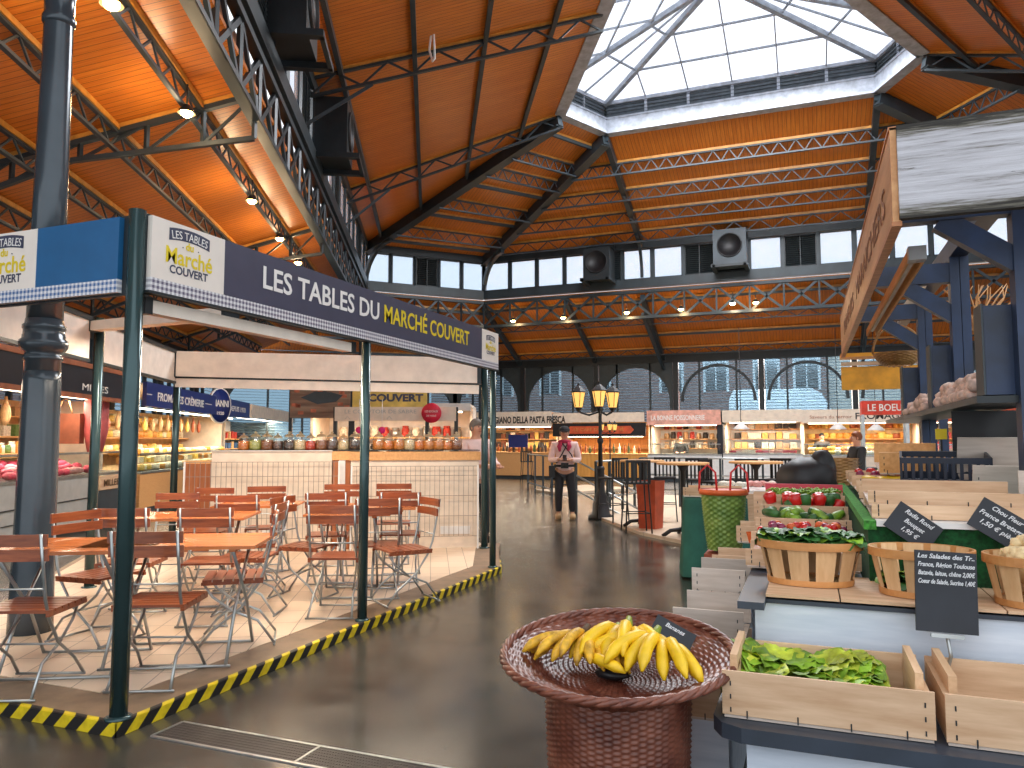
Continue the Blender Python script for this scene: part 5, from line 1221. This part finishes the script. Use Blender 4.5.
# stalls beyond, angled fascia boards
sE = ls(300)
t = stall('pale stall with cream name boards beyond the cheese stall', lloc(sD+.3), Lrz, 7.5, 2.0, (2.2, 2.6), 'cream', 'white', 'white', .9, True, 2, 110)
for k in range(2): goods('food_packet', 'box', ['pack_b', 'pale', 'pack_r', 'tan'], 16, t, .4, 7, 1.8, 1.18+k*.36, (.25, .2, .24), 'packet on the shelves of the pale far left stall', 'packet', 'packets in the pale stall', rn)

# the counter cafe island behind the jar bar
p0 = atd(335, 413, 12.6); p1 = atd(455, 413, 12.6)
def board_px(name, x0, y0, x1, y1, d, mat, label, cat, th=.03, legs=True):
    a = atd(x0, y0, d); b = atd(x1, y1, d); W = (b.xy-a.xy).length; c = (a+b)/2
    t = thing(name, label, cat, (c.x, c.y, 0), YAW); m = MB(); m.bb(-W/2, W/2, -th/2, th/2, b.z, a.z); m.build('panel', mat, t)
    if legs:
        for s in (-1, 1): m = MB(); m.bb(s*W/2-.03, s*W/2+.03, .02, .08, 0, a.z); m.build('upright', 'steel_d', t)
    return t, W, a.z, b.z
t, W, zt, zb = board_px('menu_board', 335, 407, 456, 421, 12.6, 'cream', 'long cream overhead board with faint lettering behind the jar counter', 'sign')
text('LE COMPTOIR DE SABRE', .09, 'greyf', t, (-.25, -.02, (zt+zb)/2+.01), 0, 0, .001, 1.2, 'faint_lettering')
for k, dx in enumerate((-.8, -.1, .55)): m = MB(); m.tube([(dx-.04, 0, 0), (dx, 0, .05), (dx+.04, 0, 0)], .004, 4); m.build('small_symbol', 'greyf', t, (0, -.02, zb+.03))
t, W, zt, zb = board_px('poster', 353, 374, 427, 407, 12.9, plain('poster_yellow', (206, 180, 92), .6), 'yellow poster reading marché COUVERT above the cream menu board', 'poster')
text('marché', .24, 'orange', t, (.1, -.02, zb+.3), 0, .012, .001, .85, 'poster_word', label='orange marché lettering'); text('COUVERT', .17, 'navy', t, (.1, -.02, zb+.1), 0, .008, .001, .95, 'poster_word', label='dark COUVERT lettering')
t = thing('round_sign', 'red round sign hanging from the cream menu board', 'sign', atd(431.5, 413, 12.5), YAW); m = MB(); m.lathe([(0, 0), (.165, 0), (.165, .02), (0, .02)], 32); m.build('disc', plain('crimson', (206, 34, 62), .5), t, (0, 0, 0), (pi/2, 0, 0))
text('LES BOCAUX', .05, 'ltr', t, (0, -.024, .01), 0, 0, .001, .22); text('DE MARIE', .04, 'ltr', t, (0, -.024, -.06), 0, 0, .001, .16)
t, W, zt, zb = board_px('photo_banner', 291, 372, 350, 418, 14, wood('photo_print', (86, 60, 52), (150, 128, 110), 0, .6, .8), 'large brownish printed banner of rooftops left of the yellow poster', 'banner')
rq = random.Random(8)
m = MB(); m.prism([(-.36, .02), (-.05, -.1), (.3, -.06), (.42, .06), (.2, .12), (-.1, .13)], 0, .004); m.prism([(-.22, .08), (.0, .03), (.25, .07), (.1, .14)], .004, .008); m.build('roof_print', 'steel_l', t, (0, -.02, zb+.36), (pi/2, 0, 0))
m = MB()
for k in range(26): x, z = rq.uniform(-W/2+.06, W/2-.06), rq.uniform(zb+.05, zt-.08); m.bb(x-.05, x+.05, -.019, -.0155, z-.03, z+.03)
pr_ = m.build('roof_tiles_print', plain('print_terracotta', (168, 96, 72), .6, 0, .3, 9), t); pr_['kind'] = 'stuff'
t = stall('low pale kitchen counter behind the jars', atd(300, 441, 15).xy.to_3d(), YAW, 3.4, 2.2, (2.05, 2.2), 'white', 'white', 'cream', .95, False, 2, 60)
for k in range(2): goods('kitchen_pot', 'jar', ['chrome', 'pack_k', 'pale', 'pack_r'], 12, t, .3, 3.1, 2.0, 1.18+k*.36, (.2, .2, .22), 'pot on the kitchen shelves behind the jars', 'pot', 'kitchen pots', rn)
for x_ in (359, 382):
    t = thing('pink_tag', 'bright pink sale tag behind the jars, %s one' % ('left' if x_ < 370 else 'right'), 'tag', atd(x_, 430, 12.2), YAW); m = MB(); m.lathe([(0, 0), (.055, 0), (.055, .008), (0, .008)], 16); m.build('disc', plain('hot_pink', (222, 36, 122), .5), t, (0, 0, 0), (pi/2, 0, 0)); m = MB(); m.tube([(0, 0, .05), (0, 0, .5)], .004, 4); m.build('string', 'white', t)

# far row of stalls under the glass wall
FY = 27.25
t = stall('pasta stall with long cream name board at the far left of the far row', (-12.9, FY, 0), 0, 3.8, 2.4, (2.0, 2.58), 'cream', 'warmwall', 'pine_o', .98, False, 3, 70)
text('IL VERO ARTIGIANO DELLA PASTA FRESCA', .36, 'pack_k', t, (2.25, -.056, 2.14), 0, .012, .002, 4.2, 'dark_lettering')
for k in range(3): goods('pasta_packet', 'box', ['cheese_y', 'cheese_o', 'bottle_a', 'pack_k', 'pale'], 16, t, .2, 3.6, 2.2, 1.18+k*.36, (.2, .16, .26), 'packet on the shelves of the pasta stall', 'packet', 'packets in the pasta stall', rn)
goods('wine_bottle', 'bottle', ['bottle_g', 'bottle_a', 'pack_k'], 20, t, .2, 3.5, .45, 1.02, (.11, .11, .36), 'dark bottle on the pasta stall counter', 'bottle', 'bottles on the pasta stall', rn, .1)
m = MB(); m.bb(1.9, 2.7, .3, .34, 1.2, 1.7); m.build('blue_screen', 'navyb', t)
t = stall('bar stall with black board and orange strip, second of the far row', (-9.05, FY, 0), 0, 3.55, 2.4, (1.62, 2.12), 'black', 'yw', 'yw', .95, False, 2, 60)
m = MB(); m.bb(0, 3.5, -.045, .03, 2.15, 2.5); m.build('cream_strip', 'cream', t)
m = MB(); pts = [(.7, 1.72), (3.0, 1.72), (3.12, 1.86), (3.0, 2.0), (.7, 2.0), (.58, 1.86)]; m.add([(x, -.09, z) for x, z in pts]+[(x, -.05, z) for x, z in pts], [tuple(range(6)), tuple(range(11, 5, -1))]+[(i, 6+i, 6+(i+1) % 6, (i+1) % 6) for i in range(6)]); m.build('orange_strip', 'orf', t)
text('LE CAFÉ DU MARCHÉ', .16, 'bread', t, (1.8, -.095, 1.82), 0, 0, .001, 1.9, 'faint_lettering')
goods('glass_bottle', 'bottle', ['bottle_g', 'bottle_a', 'pale'], 16, t, .3, 3.3, .45, .99, (.1, .1, .34), 'bottle on the bar stall counter', 'bottle', 'bottles on the bar stall', rn, .1)
t = stall('pale stall under the pink fascia, third of the far row', (-5.45, FY, 0), 0, 2.6, 2.4, (2.02, 2.55), 'pinkf', 'white', 'white', .95, True, 3, 80)
text('LA BONNE POISSONNERIE', .24, 'ltr', t, (1.1, -.056, 2.2), 0, .004, .002, 1.9)
for k in range(3): goods('shelf_item', 'jar', ['pale', 'pack_k', 'tan', 'pack_r'], 9, t, .2, 2.4, 2.2, 1.18+k*.36, (.2, .2, .24), 'item on the shelves under the pink fascia', 'shelf goods', 'goods under the pink fascia', rn)
t = stall('white butcher stall with cream fascia in the middle of the far row', (-2.8, FY, 0), 0, 2.6, 2.4, (2.1, 2.52), 'cream', 'white', 'white', .98, True, 3, 90, caseh=.5)
for k in range(2): goods('tray_of_meat', 'box', ['pinkish', 'meat', 'pale'], 10, t, .2, 2.4, .3+.2*k, 1.05, (.22, .16, .07), 'tray in the glass case of the white stall', 'tray', 'trays in the white stall', rn)
for k in range(3): goods('shelf_box', 'box', ['pale', 'cheese_y', 'pack_k', 'tan'], 9, t, .2, 2.4, 2.2, 1.18+k*.36, (.22, .18, .22), 'box on the shelves of the white stall', 'box', 'boxes in the white stall', rn)
m = MB(); m.bb(-.2, 0, .1, .6, 0, 2.5); m.build('divider', 'darkf', t)
t = stall('cheese stall with cream fascia lettered FROMAGERIE in the far row', (-.2, FY, 0), 0, 3.6, 2.4, (2.05, 2.50), 'cream', 'warmwall', 'cream', .95, True, 3, 110)
text('FROMAGERIE', .3, 'pack_k', t, (2.6, -.056, 2.17), 0, .004, .002, 1.9, 'dark_lettering'); text('Saveurs du terroir', .16, 'copper', t, (.9, -.056, 2.2), 0, 0, .001, 1.3)
for k in range(2): goods('cheese', 'wheel', ['cheese_y', 'cheese_w', 'cheese_o'], 16, t, .2, 3.4, .25+.25*k, 1.0+.12*k, (.24, .24, .13), 'cheese in the far cheese stall counter', 'cheese', 'far cheeses', rn)
for k in range(3): goods('cheese_round', 'wheel', ['cheese_y', 'cheese_o', 'bread', 'ham_c'], 14, t, .2, 3.4, 2.2, 1.18+k*.36, (.28, .28, .2), 'cheese wheel on the far back shelves', 'cheese', 'far cheese wheels', rn)
t = stall('warm lit stall at the right end of the far row', (3.5, FY, 0), 0, 5, 2.4, (2.05, 2.5), 'orf', 'warmwall', 'pine_o', .95, True, 3, 90)
for k in range(3): goods('food_packet', 'box', ['pack_r', 'pale', 'cheese_o', 'pack_k'], 16, t, .2, 4.8, 2.2, 1.18+k*.36, (.24, .18, .24), 'packet in the rightmost far stall', 'packet', 'packets in the rightmost far stall', rn)
# red corner sign kiosk
c = atd(884, 411, 15.5)
t = thing('kiosk_sign', 'small kiosk with red sign reading LE BOEUF left of the garlic shelf', 'kiosk', (c.x, c.y, 0))
m = MB(); m.bb(-.42, .45, -.05, .5, 2.0, 2.28); m.build('red_fascia', plain('signal_red', (212, 62, 40), .5), t); text('LE BOEUF', .2, 'ltr', t, (.05, -.056, 2.07), 0, .003, .002, .72)
for x_, y_ in ((-.4, 0), (.42, 0), (-.4, .45), (.42, .45)): m = MB(); m.bb(x_-.03, x_+.03, y_-.03, y_+.03, 0, 2.0); m.build('post', 'chrome', t)
m = MB(); m.bb(-.4, .42, 0, .45, .0, .9); m.build('cabinet', 'steel_l', t)
for i, (x_, y_) in enumerate(((838, 427), (876, 428), (741, 427))):
    t = thing('pendant_lamp', 'small white pendant lamp in front of the far stalls, %s from the left' % ('middle', 'last', 'first')[i], 'lamp', atd(x_, y_, 24)); m = MB(); m.lathe([(.05, .12), (.09, .1), (.26, -.06), (.25, -.08)], 16, cap=False); m.build('shade', 'white', t); m = MB(); m.ell((0, 0, -.04), (.1, .1, .07), 10); m.build('bulb', 'lampglass', t); m = MB(); m.tube([(0, 0, .1), (0, 0, 3.2)], .012, 5); m.build('cord', 'black', t)
# ================================================================ middle of the hall: steps, rails, high tables, lamps, people
m = MB(); pts = [atz(598, 519, 0), atz(640, 535, 0), atz(704, 549, 0), Vector((0.2, 9.6, 0)), Vector((3.4, 10.5, 0)), Vector((3.4, 19, 0)), Vector((-4.6, 20, 0)), Vector((-4.2, 15.5, 0))]
m.prism([(p.x, p.y) for p in pts], 0, .05); o = flip_out(m.build('tiled_platform', 'tile2')); tag(o, 'low beige tiled platform carrying the high bar tables', 'platform')
m = MB(); a = atz(536, 492, 0); m.prism([(a.x, a.y), (a.x+1.0, a.y-.9), (a.x+2.6, a.y+2), (a.x+.6, a.y+3)], 0, .06); o = flip_out(m.build('tiled_platform', 'tile2')); tag(o, 'small tiled platform behind the walking man', 'platform')
def rail(p, q, n, label, h=1.05, rails=(1.05, .75, .45), mat='steel', rm='chrome'):
    p, q = Vector(p), Vector(q); t = thing('railing', label, 'railing', p, atan2(q.y-p.y, q.x-p.x)); L = (q.xy-p.xy).length; dz = q.z-p.z
    for i in range(n+1): x = L*i/n; z = dz*i/n; m = MB(); m.bb(x-.022, x+.022, -.022, .022, z, z+h); m.build('post', mat, t)
    for r in rails: m = MB(); m.tube([(0, 0, r), (L, 0, r+dz)], .02, 8); m.build('rail', rm, t)
    return t
rail(atd(528, 486, 23).xy.to_3d(), atd(552, 486, 19.5).xy.to_3d(), 3, 'grey railing with glass clear gaps left behind the walking man', 1.05, (1.05, .2))
a = atd(576, 486, 15.5); b = atd(642, 486, 14.3)
rail((a.x, a.y, .0), (b.x, b.y, -.62), 2, 'sloping steel handrail beside the lamp post', 1.05, (1.05, .75, .45))
rail(atd(640, 470, 16.5).xy.to_3d(), atd(853, 470, 15).xy.to_3d(), 5, 'long steel railing behind the high bar tables', 1.08, (1.08, .72, .4))
rail(atd(596, 480, 14.8).xy.to_3d(), atd(646, 480, 16.4).xy.to_3d(), 4, 'grey steel railing joining the lamp post to the long railing', 1.05, (1.05, .35))

def lamp_post(loc, label, H, sc=1.0):
    t = thing('lamp_post', label, 'lamp post', loc); t.scale = (sc, sc, sc)
    m = MB(); m.lathe([(.24, 0), (.24, .05), (.17, .1), (.15, .3), (.12, .34), (.13, .42), (.08, .5), (.07, .9), (.085, .93), (.06, .98)], 16); m.build('base', 'black', t)
    m = MB(); m.lathe([(.045, .95), (.04, 1.4), (.06, 1.43), (.06, 1.47), (.035, 1.5), (.03, H-.3), (.05, H-.27), (.03, H-.2)], 12); m.build('pole', 'black', t)
    for k in range(3):
        a = radians((180, 0, 60)[k]); R_ = (.42, .26, .2)[k] if k != 1 else .3; R_ = (.42, .08, .34)[k]; cx_, cy_ = R_*cos(a), R_*sin(a)
        if k == 1: cx_, cy_ = .05, -.25
        m = MB(); m.tube([(0, 0, H-.45), (cx_*.5, cy_*.5, H-.52), (cx_*.9, cy_*.9, H-.47), (cx_, cy_, H-.38)], .02, 8); arm = m.build('arm', 'black', t)
        m = MB(); m.lathe([(.06, -.02), (.08, 0), (.13, .27), (.12, .27)], 6, cap=False, smooth=False); g = m.build('lantern_glass', 'lampglass', arm, (cx_, cy_, H-.36))
        m = MB(); m.lathe([(.145, .27), (.15, .29), (.07, .37), (.03, .4), (.02, .45)], 6, smooth=False); m.lathe([(.02, -.1), (.07, -.03), (.07, 0)], 6, smooth=False)
        for q in range(6): b_ = q*pi/3; m.tube([(.082*cos(b_), .082*sin(b_), 0), (.134*cos(b_), .134*sin(b_), .27)], .007, 4)
        m.build('lantern_frame', 'black', arm, (cx_, cy_, H-.36))
    return t
lp = atz(601, 519, 0); lamp_post(lp, 'tall black lamp post with three lit lanterns beside the walking man', 2.46)
q = atd(610, 440, 21); lamp_post((q.x, q.y, 0), 'second black lamp post with lit lanterns, smaller and further behind', 3.5, .56)

def high_table(loc, label, r=.36):
    t = thing('high_table', label, 'table', loc)
    m = MB(); m.lathe([(.01, 1.05), (r, 1.05), (r+.01, 1.065), (r, 1.085), (.01, 1.085)], 32); m.build('tabletop', 'pine_o', t)
    m = MB(); m.lathe([(.045, .06), (.035, .2), (.035, .95), (.1, 1.05)], 12); m.build('pedestal', 'black', t)
    m = MB()
    for k in range(4): a = k*pi/2+.4; m.tube([(0, 0, .1), (.2*cos(a), .2*sin(a), .08), (.32*cos(a), .32*sin(a), .0)], [.035, .03, .03], 6)
    m.build('foot', 'black', t)
    m = MB()
    for k in range(4): a = k*pi/2+.4; m.lathe([(.015, 0), (.035, 0), (.035, .02), (.015, .02)], 8, (.31*cos(a), .31*sin(a), 0))
    return t
high_table(atz(643, 526, .05), 'high round bar table with wooden top, just right of the lamp post'); high_table(atz(684, 536, .05), 'high round bar table nearest to the green clothed table', .38)
high_table(atd(756, 470, 11.8).xy.to_3d()+Vector((0, 0, .05)), 'high round bar table behind the green woven basket', .4)
def make_stool():
    t = thing('bar_stool', '', 'bar stool')
    for sx, sy in ((-1, -1), (1, -1), (1, 1), (-1, 1)): m = MB(); m.tube([(.16*sx, .15*sy, .74), (.2*sx, .19*sy, 0)], .012, 6); m.build('leg', 'black', t)
    m = MB(); m.tube([(.18, .17, .3), (-.18, .17, .3), (-.18, -.17, .3), (.18, -.17, .3), (.18, .17, .3)], .009, 6); m.build('foot_ring', 'black', t)
    m = MB(); m.bb(-.19, .19, -.18, .18, .74, .77); m.build('seat', 'black', t)
    m = MB()
    for k in range(6): x = -.16+k*.064; m.bb(x-.014, x+.014, -.19, -.17, .77, 1.08)
    m.bb(-.19, .19, -.195, -.165, 1.07, 1.11); m.bb(-.19, -.17, -.195, -.165, .77, 1.11); m.bb(.17, .19, -.195, -.165, .77, 1.11); m.build('slatted_back', 'black', t); return t
sp = [(635, 11.7, 24, 'black slatted bar stool nearest to the lamp post'), (612, 13.2, 60, 'black slatted bar stool partly behind the lamp post'), (698, 12.6, 200, 'black slatted bar stool behind the nearest high table'), (714, 11.9, 245, 'black slatted bar stool right of the nearest high table'), (664, 13.4, 190, 'black slatted bar stool behind the rust planter'), (742, 12.8, 20, 'black slatted bar stool left of the furthest high table'), (773, 12.6, 150, 'black slatted bar stool behind the black cloth bag'), (560, 20, 60, 'black slatted bar stool far behind the walking man'), (527, 25.5, 10, 'dark bar stool before the pasta stall counter')]
s0_ = make_stool()
for i, (x_, d_, a_, l_) in enumerate(sp):
    p = lev((x_-512)/FPX*d_, d_, .05 if d_ < 15 else 0)
    if i == 0: s0_.location = p; s0_.rotation_euler[2] = radians(a_); s0_['label'] = l_; s0_['group'] = 'bar stools'
    else: dup(s0_, p, radians(a_), l_, 'bar stools')
t = thing('planter', 'rust red tapered bin standing under the high tables', 'planter', atz(651, 528, .05)); m = MB(); m.lathe([(.2, 0), (.2, .02), (.24, .76), (.22, .76), (.21, .7)], 4, smooth=False); o = m.build('body', plain('rust_red', (176, 74, 42), .5), t); o.rotation_euler[2] = .5; m = MB(); m.lathe([(.01, .7), (.21, .7)], 4, smooth=False, cap=False); o = m.build('fill', 'stem_b', t); o.rotation_euler[2] = .5

# ---- people
def skin_mesh(name, parent, verts, edges, mat, sub=2):
    me = bpy.data.meshes.new(name); me.from_pydata([v[:3] for v in verts], edges, []); o = bpy.data.objects.new(name, me); COL.objects.link(o); o.parent = parent
    sk = o.modifiers.new('skin', 'SKIN'); sk.use_smooth_shade = True
    for i, v in enumerate(verts): r = v[3] if isinstance(v[3], tuple) else (v[3], v[3]); me.skin_vertices[0].data[i].radius = r; me.skin_vertices[0].data[i].use_root = (i == 0)
    ss = o.modifiers.new('sub', 'SUBSURF'); ss.levels = sub; ss.render_levels = sub; me.materials.append(M[mat]); return o
def chain(*idx): return [(idx[i], idx[i+1]) for i in range(len(idx)-1)]
def hand(parent, c, dirv, up=(0, 0, 1), side=1):
    m = MB(); d = Vector(dirv).normalized(); u = Vector(up); s = d.cross(u).normalized(); u = s.cross(d); c = Vector(c)
    m.tube([c-d*.035, c, c+d*.045], [.026, .036, .034], 8)
    for k in range(4):
        o_ = s*(.03-.02*k); L = (.062, .072, .066, .05)[k]; m.tube([c+d*.04+o_, c+d*(.04+L*.6)+o_-u*.012, c+d*(.04+L*.8)+o_-u*.035], [.0095, .009, .007], 6)
    m.tube([c-d*.01+s*side*.03, c+d*.025+s*side*.055-u*.01, c+d*.05+s*side*.045-u*.02], [.012, .011, .008], 6); return m.build('hand', 'skin', parent)
def face(parent, c, R_, hairm, yaw=0, cap=None):
    """head details about head centre c, looking along -y of the figure"""
    m = MB(); c = Vector(c)
    for s in (-1, 1): m.ell(c+Vector((s*.033, -.095, .012)), (.011, .007, .007), 8)
    m.build('eyes', 'black', parent); m = MB(); m.tube([c+Vector((0, -.092, .015)), c+Vector((0, -.120, -.018)), c+Vector((0, -.095, -.028))], [.009, .015, .011], 6); m.build('nose', 'skin', parent)
    m = MB(); m.bar(c+Vector((-.024, -.086, -.055)), c+Vector((.024, -.086, -.055)), .008, .009); m.build('mouth', plain('lips', (164, 84, 80), .6), parent)
    for s in (-1, 1): m = MB(); m.ell(c+Vector((s*.082, 0, -.005)), (.012, .02, .032), 8); m.build('ear', 'skin', parent)
    m = MB(); m.ell(c+Vector((0, .016, .02)), (.096, .108, .115), 14); v = [p for p in m.v]; m.v = [(p[0], max(p[1], c.y-.03) if p[2] < c.z+.06 else p[1], max(p[2], c.z-.05)) for p in v]; m.build('hair', hairm, parent)
    if cap: m = MB(); m.lathe([(.1, .035), (.104, .06), (.085, .10), (.05, .128), (.005, .135)], 20, c, sy=1.12); m.bar(c+Vector((0, -.08, .04)), c+Vector((0, -.19, .025)), .14, .012); m.build('cap', cap, parent)
def person(label, loc, rz, top, legs, shoes='black', hairm='hair', arms='hold', cap=None, H=1.72):
    t = thing('person', label, 'person', loc, rz); k = H/1.72; t.scale = (k, k, k); Hh = 1.60
    L = .47
    if arms == 'hold': hl, hr = (-.07, -.30, 1.13), (.09, -.29, 1.12); el, er = (-.27, -.03, 1.10), (.27, -.03, 1.10)
    elif arms == 'work': hl, hr = (-.12, -.36, 1.08), (.14, -.36, 1.08); el, er = (-.26, -.08, 1.12), (.26, -.08, 1.12)
    else: hl, hr = (-.27, -.08, .82), (.27, -.08, .82); el, er = (-.27, .03, 1.08), (.27, .03, 1.08)
    B_ = [(0, 0, .95, (.15, .11)), (0, .0, 1.15, (.14, .105)), (0, .01, 1.36, (.155, .10)), (0, .005, 1.46, .06), (0, -.005, 1.52, .052), (0, -.014, 1.585, (.088, .10)), (0, -.01, 1.66, (.092, .108)),
          (-.19, .01, 1.40, .055), (el[0], el[1], el[2], .042), (hl[0], hl[1], hl[2], .028), (.19, .01, 1.40, .055), (er[0], er[1], er[2], .042), (hr[0], hr[1], hr[2], .028),
          (-.10, 0, .86, .09), (-.115, -.02, .50, .058), (-.12, .03, .09, .04), (-.13, -.10, .04, .035), (.10, 0, .86, .09), (.13, -.06, .50, .058), (.14, -.03, .09, .04), (.15, -.17, .04, .035)]
    E_b = chain(0, 1, 2, 3, 4, 5, 6)+chain(2, 7, 8, 9)+chain(2, 10, 11, 12)+chain(0, 13, 14, 15, 16)+chain(0, 17, 18, 19, 20)
    skin_mesh('body', t, B_, E_b, 'skin')
    J = [(0, 0, .87, (.20, .155)), (0, 0, 1.05, (.18, .14)), (0, .01, 1.25, (.18, .135)), (0, .01, 1.38, (.165, .115)), (0, .0, 1.45, .08), (-.2, .01, 1.40, .078), (el[0], el[1]+.01, el[2], .064), ((hl[0]*.8+el[0]*.2), (hl[1]*.8+el[1]*.2), (hl[2]*.8+el[2]*.2), .047), (.2, .01, 1.40, .078), (er[0], er[1]+.01, er[2], .064), ((hr[0]*.8+er[0]*.2), (hr[1]*.8+er[1]*.2), (hr[2]*.8+er[2]*.2), .047)]
    skin_mesh('jacket', t, J, chain(0, 1, 2, 3, 4)+chain(3, 5, 6, 7)+chain(3, 8, 9, 10), top)
    T = [(0, 0, .95, (.165, .125)), (-.10, 0, .84, .11), (-.115, -.02, .50, .082), (-.12, .03, .12, .066), (.10, 0, .84, .11), (.13, -.06, .50, .082), (.14, -.03, .12, .066)]
    skin_mesh('trousers', t, T, chain(0, 1, 2, 3)+chain(0, 4, 5, 6), legs)
    for x, y in ((-.125, -.03), (.145, -.09)): m = MB(); m.ell((x, y, .05), (.062, .15, .075), 12); m.v = [(a, b, max(c, 0)) for a, b, c in m.v]; m.build('shoe', shoes, t)
    hand(t, (hl[0]+.02, hl[1]-.03, hl[2]), (.5, -.6, .1), side=1); hand(t, (hr[0]-.02, hr[1]-.03, hr[2]), (-.5, -.6, .1), side=-1)
    face(t, (0, -.015, 1.62), .09, hairm, cap=cap); return t
pl = atz(565, 519, 0); toward = atan2(-pl.x, pl.y)      # the figure's -y looks at the camera
t = person('man in pale pink jacket, crimson scarf and dark cap walking towards us holding a phone', (pl.x, pl.y, 0), -atan2(0-pl.x, -pl.y)*0+atan2(pl.x*-1, pl.y)*1.0, 'jacket', 'trouser', 'tan', 'hair', 'hold', 'trouser', 1.70)
m = MB(); m.tube([(.1*cos(a), .085*sin(a)-.01, 1.44-.02*sin(a)) for a in [2*pi*k/16 for k in range(17)]], .038, 8); m.tube([(-.07, -.11, 1.43), (-.1, -.16, 1.36), (-.09, -.17, 1.27)], [.04, .045, .02], 8); m.tube([(.07, -.11, 1.43), (.09, -.16, 1.36), (.06, -.17, 1.28)], [.04, .045, .02], 8); m.build('scarf', 'scarf', t)
m = MB(); m.tube([(-.05, -.13, 1.43), (.12, -.17, 1.22), (.2, -.15, 1.05), (.2, 0, .98)], .012, 6); m.tube([(.06, -.13, 1.43), (-.05, -.18, 1.22), (-.16, -.16, 1.05)], .012, 6); m.build('strap', 'black', t)
m = MB(); m.lathe([(.205, 0), (.208, .045)], 30, (0, 0, .98), cap=False, sy=.8); m.build('belt', 'black', t)
m = MB(); m.bb(-.07, .07, -.30, -.18, .96, 1.06); m.tube([(0, -.29, 1.01), (0, -.35, 1.01)], .035, 10); m.build('camera_pouch', 'black', t)
m = MB(); m.bb(-.30, -.18, -.08, .12, .78, 1.0); m.build('side_bag', 'black', t)
m = MB(); m.box((.0, -.37, 1.16), (.075, .012, .15), Matrix.Rotation(-.9, 3, 'X')); m.build('phone', 'blk_shiny', t)
v = atd(476, 445, 10.75); person('grey haired vendor in pink shirt bending behind the right end of the jars', (v.x, v.y, 0), radians(60), 'jacket', 'trouser', 'black', 'hair', 'work', None, 1.74)
v = atY(681, 445, 28.5); person('dark clad vendor behind the pink fascia stall counter', (v.x, v.y, 0), 0, 'black', 'trouser', 'black', 'black', 'work', None, 1.62)
v = atd(857, 450, 13.5); person('person in black coat bending beyond the upper produce crates', (v.x, v.y, 0), radians(-70), 'black', 'trouser', 'black', plain('brown_hair', (84, 50, 34), .8).name and 'bottle_a', 'work', None, 1.6)
v = atY(822, 445, 28.5); person('dark haired vendor behind the far cheese stall counter', (v.x, v.y, 0), 0, 'pack_k', 'trouser', 'black', 'black', 'work', None, 1.7)
# low seafood/produce display seen beyond the crates
t = thing('produce_table', 'long low table of pale produce beyond the green woven basket', 'table', atd(775, 470, 9.6).xy.to_3d(), YAW)
m = MB(); m.bb(-.72, .72, -.3, .5, .0, .80); m.build('table_body', 'pine', t)
for i, (x_, c_) in enumerate(((-.53, 'pale'), (-.18, 'pinkish'), (.17, 'pale'), (.52, 'leaf'))):
    m = MB(); m.bb(x_-.17, x_+.17, -.25, .4, .80, .84); m.build('tray', 'white', t)
    P_ = Vector(t.location); R_ = Matrix.Rotation(YAW, 3, 'Z')
    for k in range(9):
        p = P_+R_@Vector((x_+rn.uniform(-.12, .12), rn.uniform(-.2, .3), .865)); mm = item('loaf', c_); o = mm.build('produce_item', c_, None, p); o.scale = (.11, .11, .07); tag(o, 'small produce item on the long low table beyond the green basket', 'produce', 'produce beyond the basket')
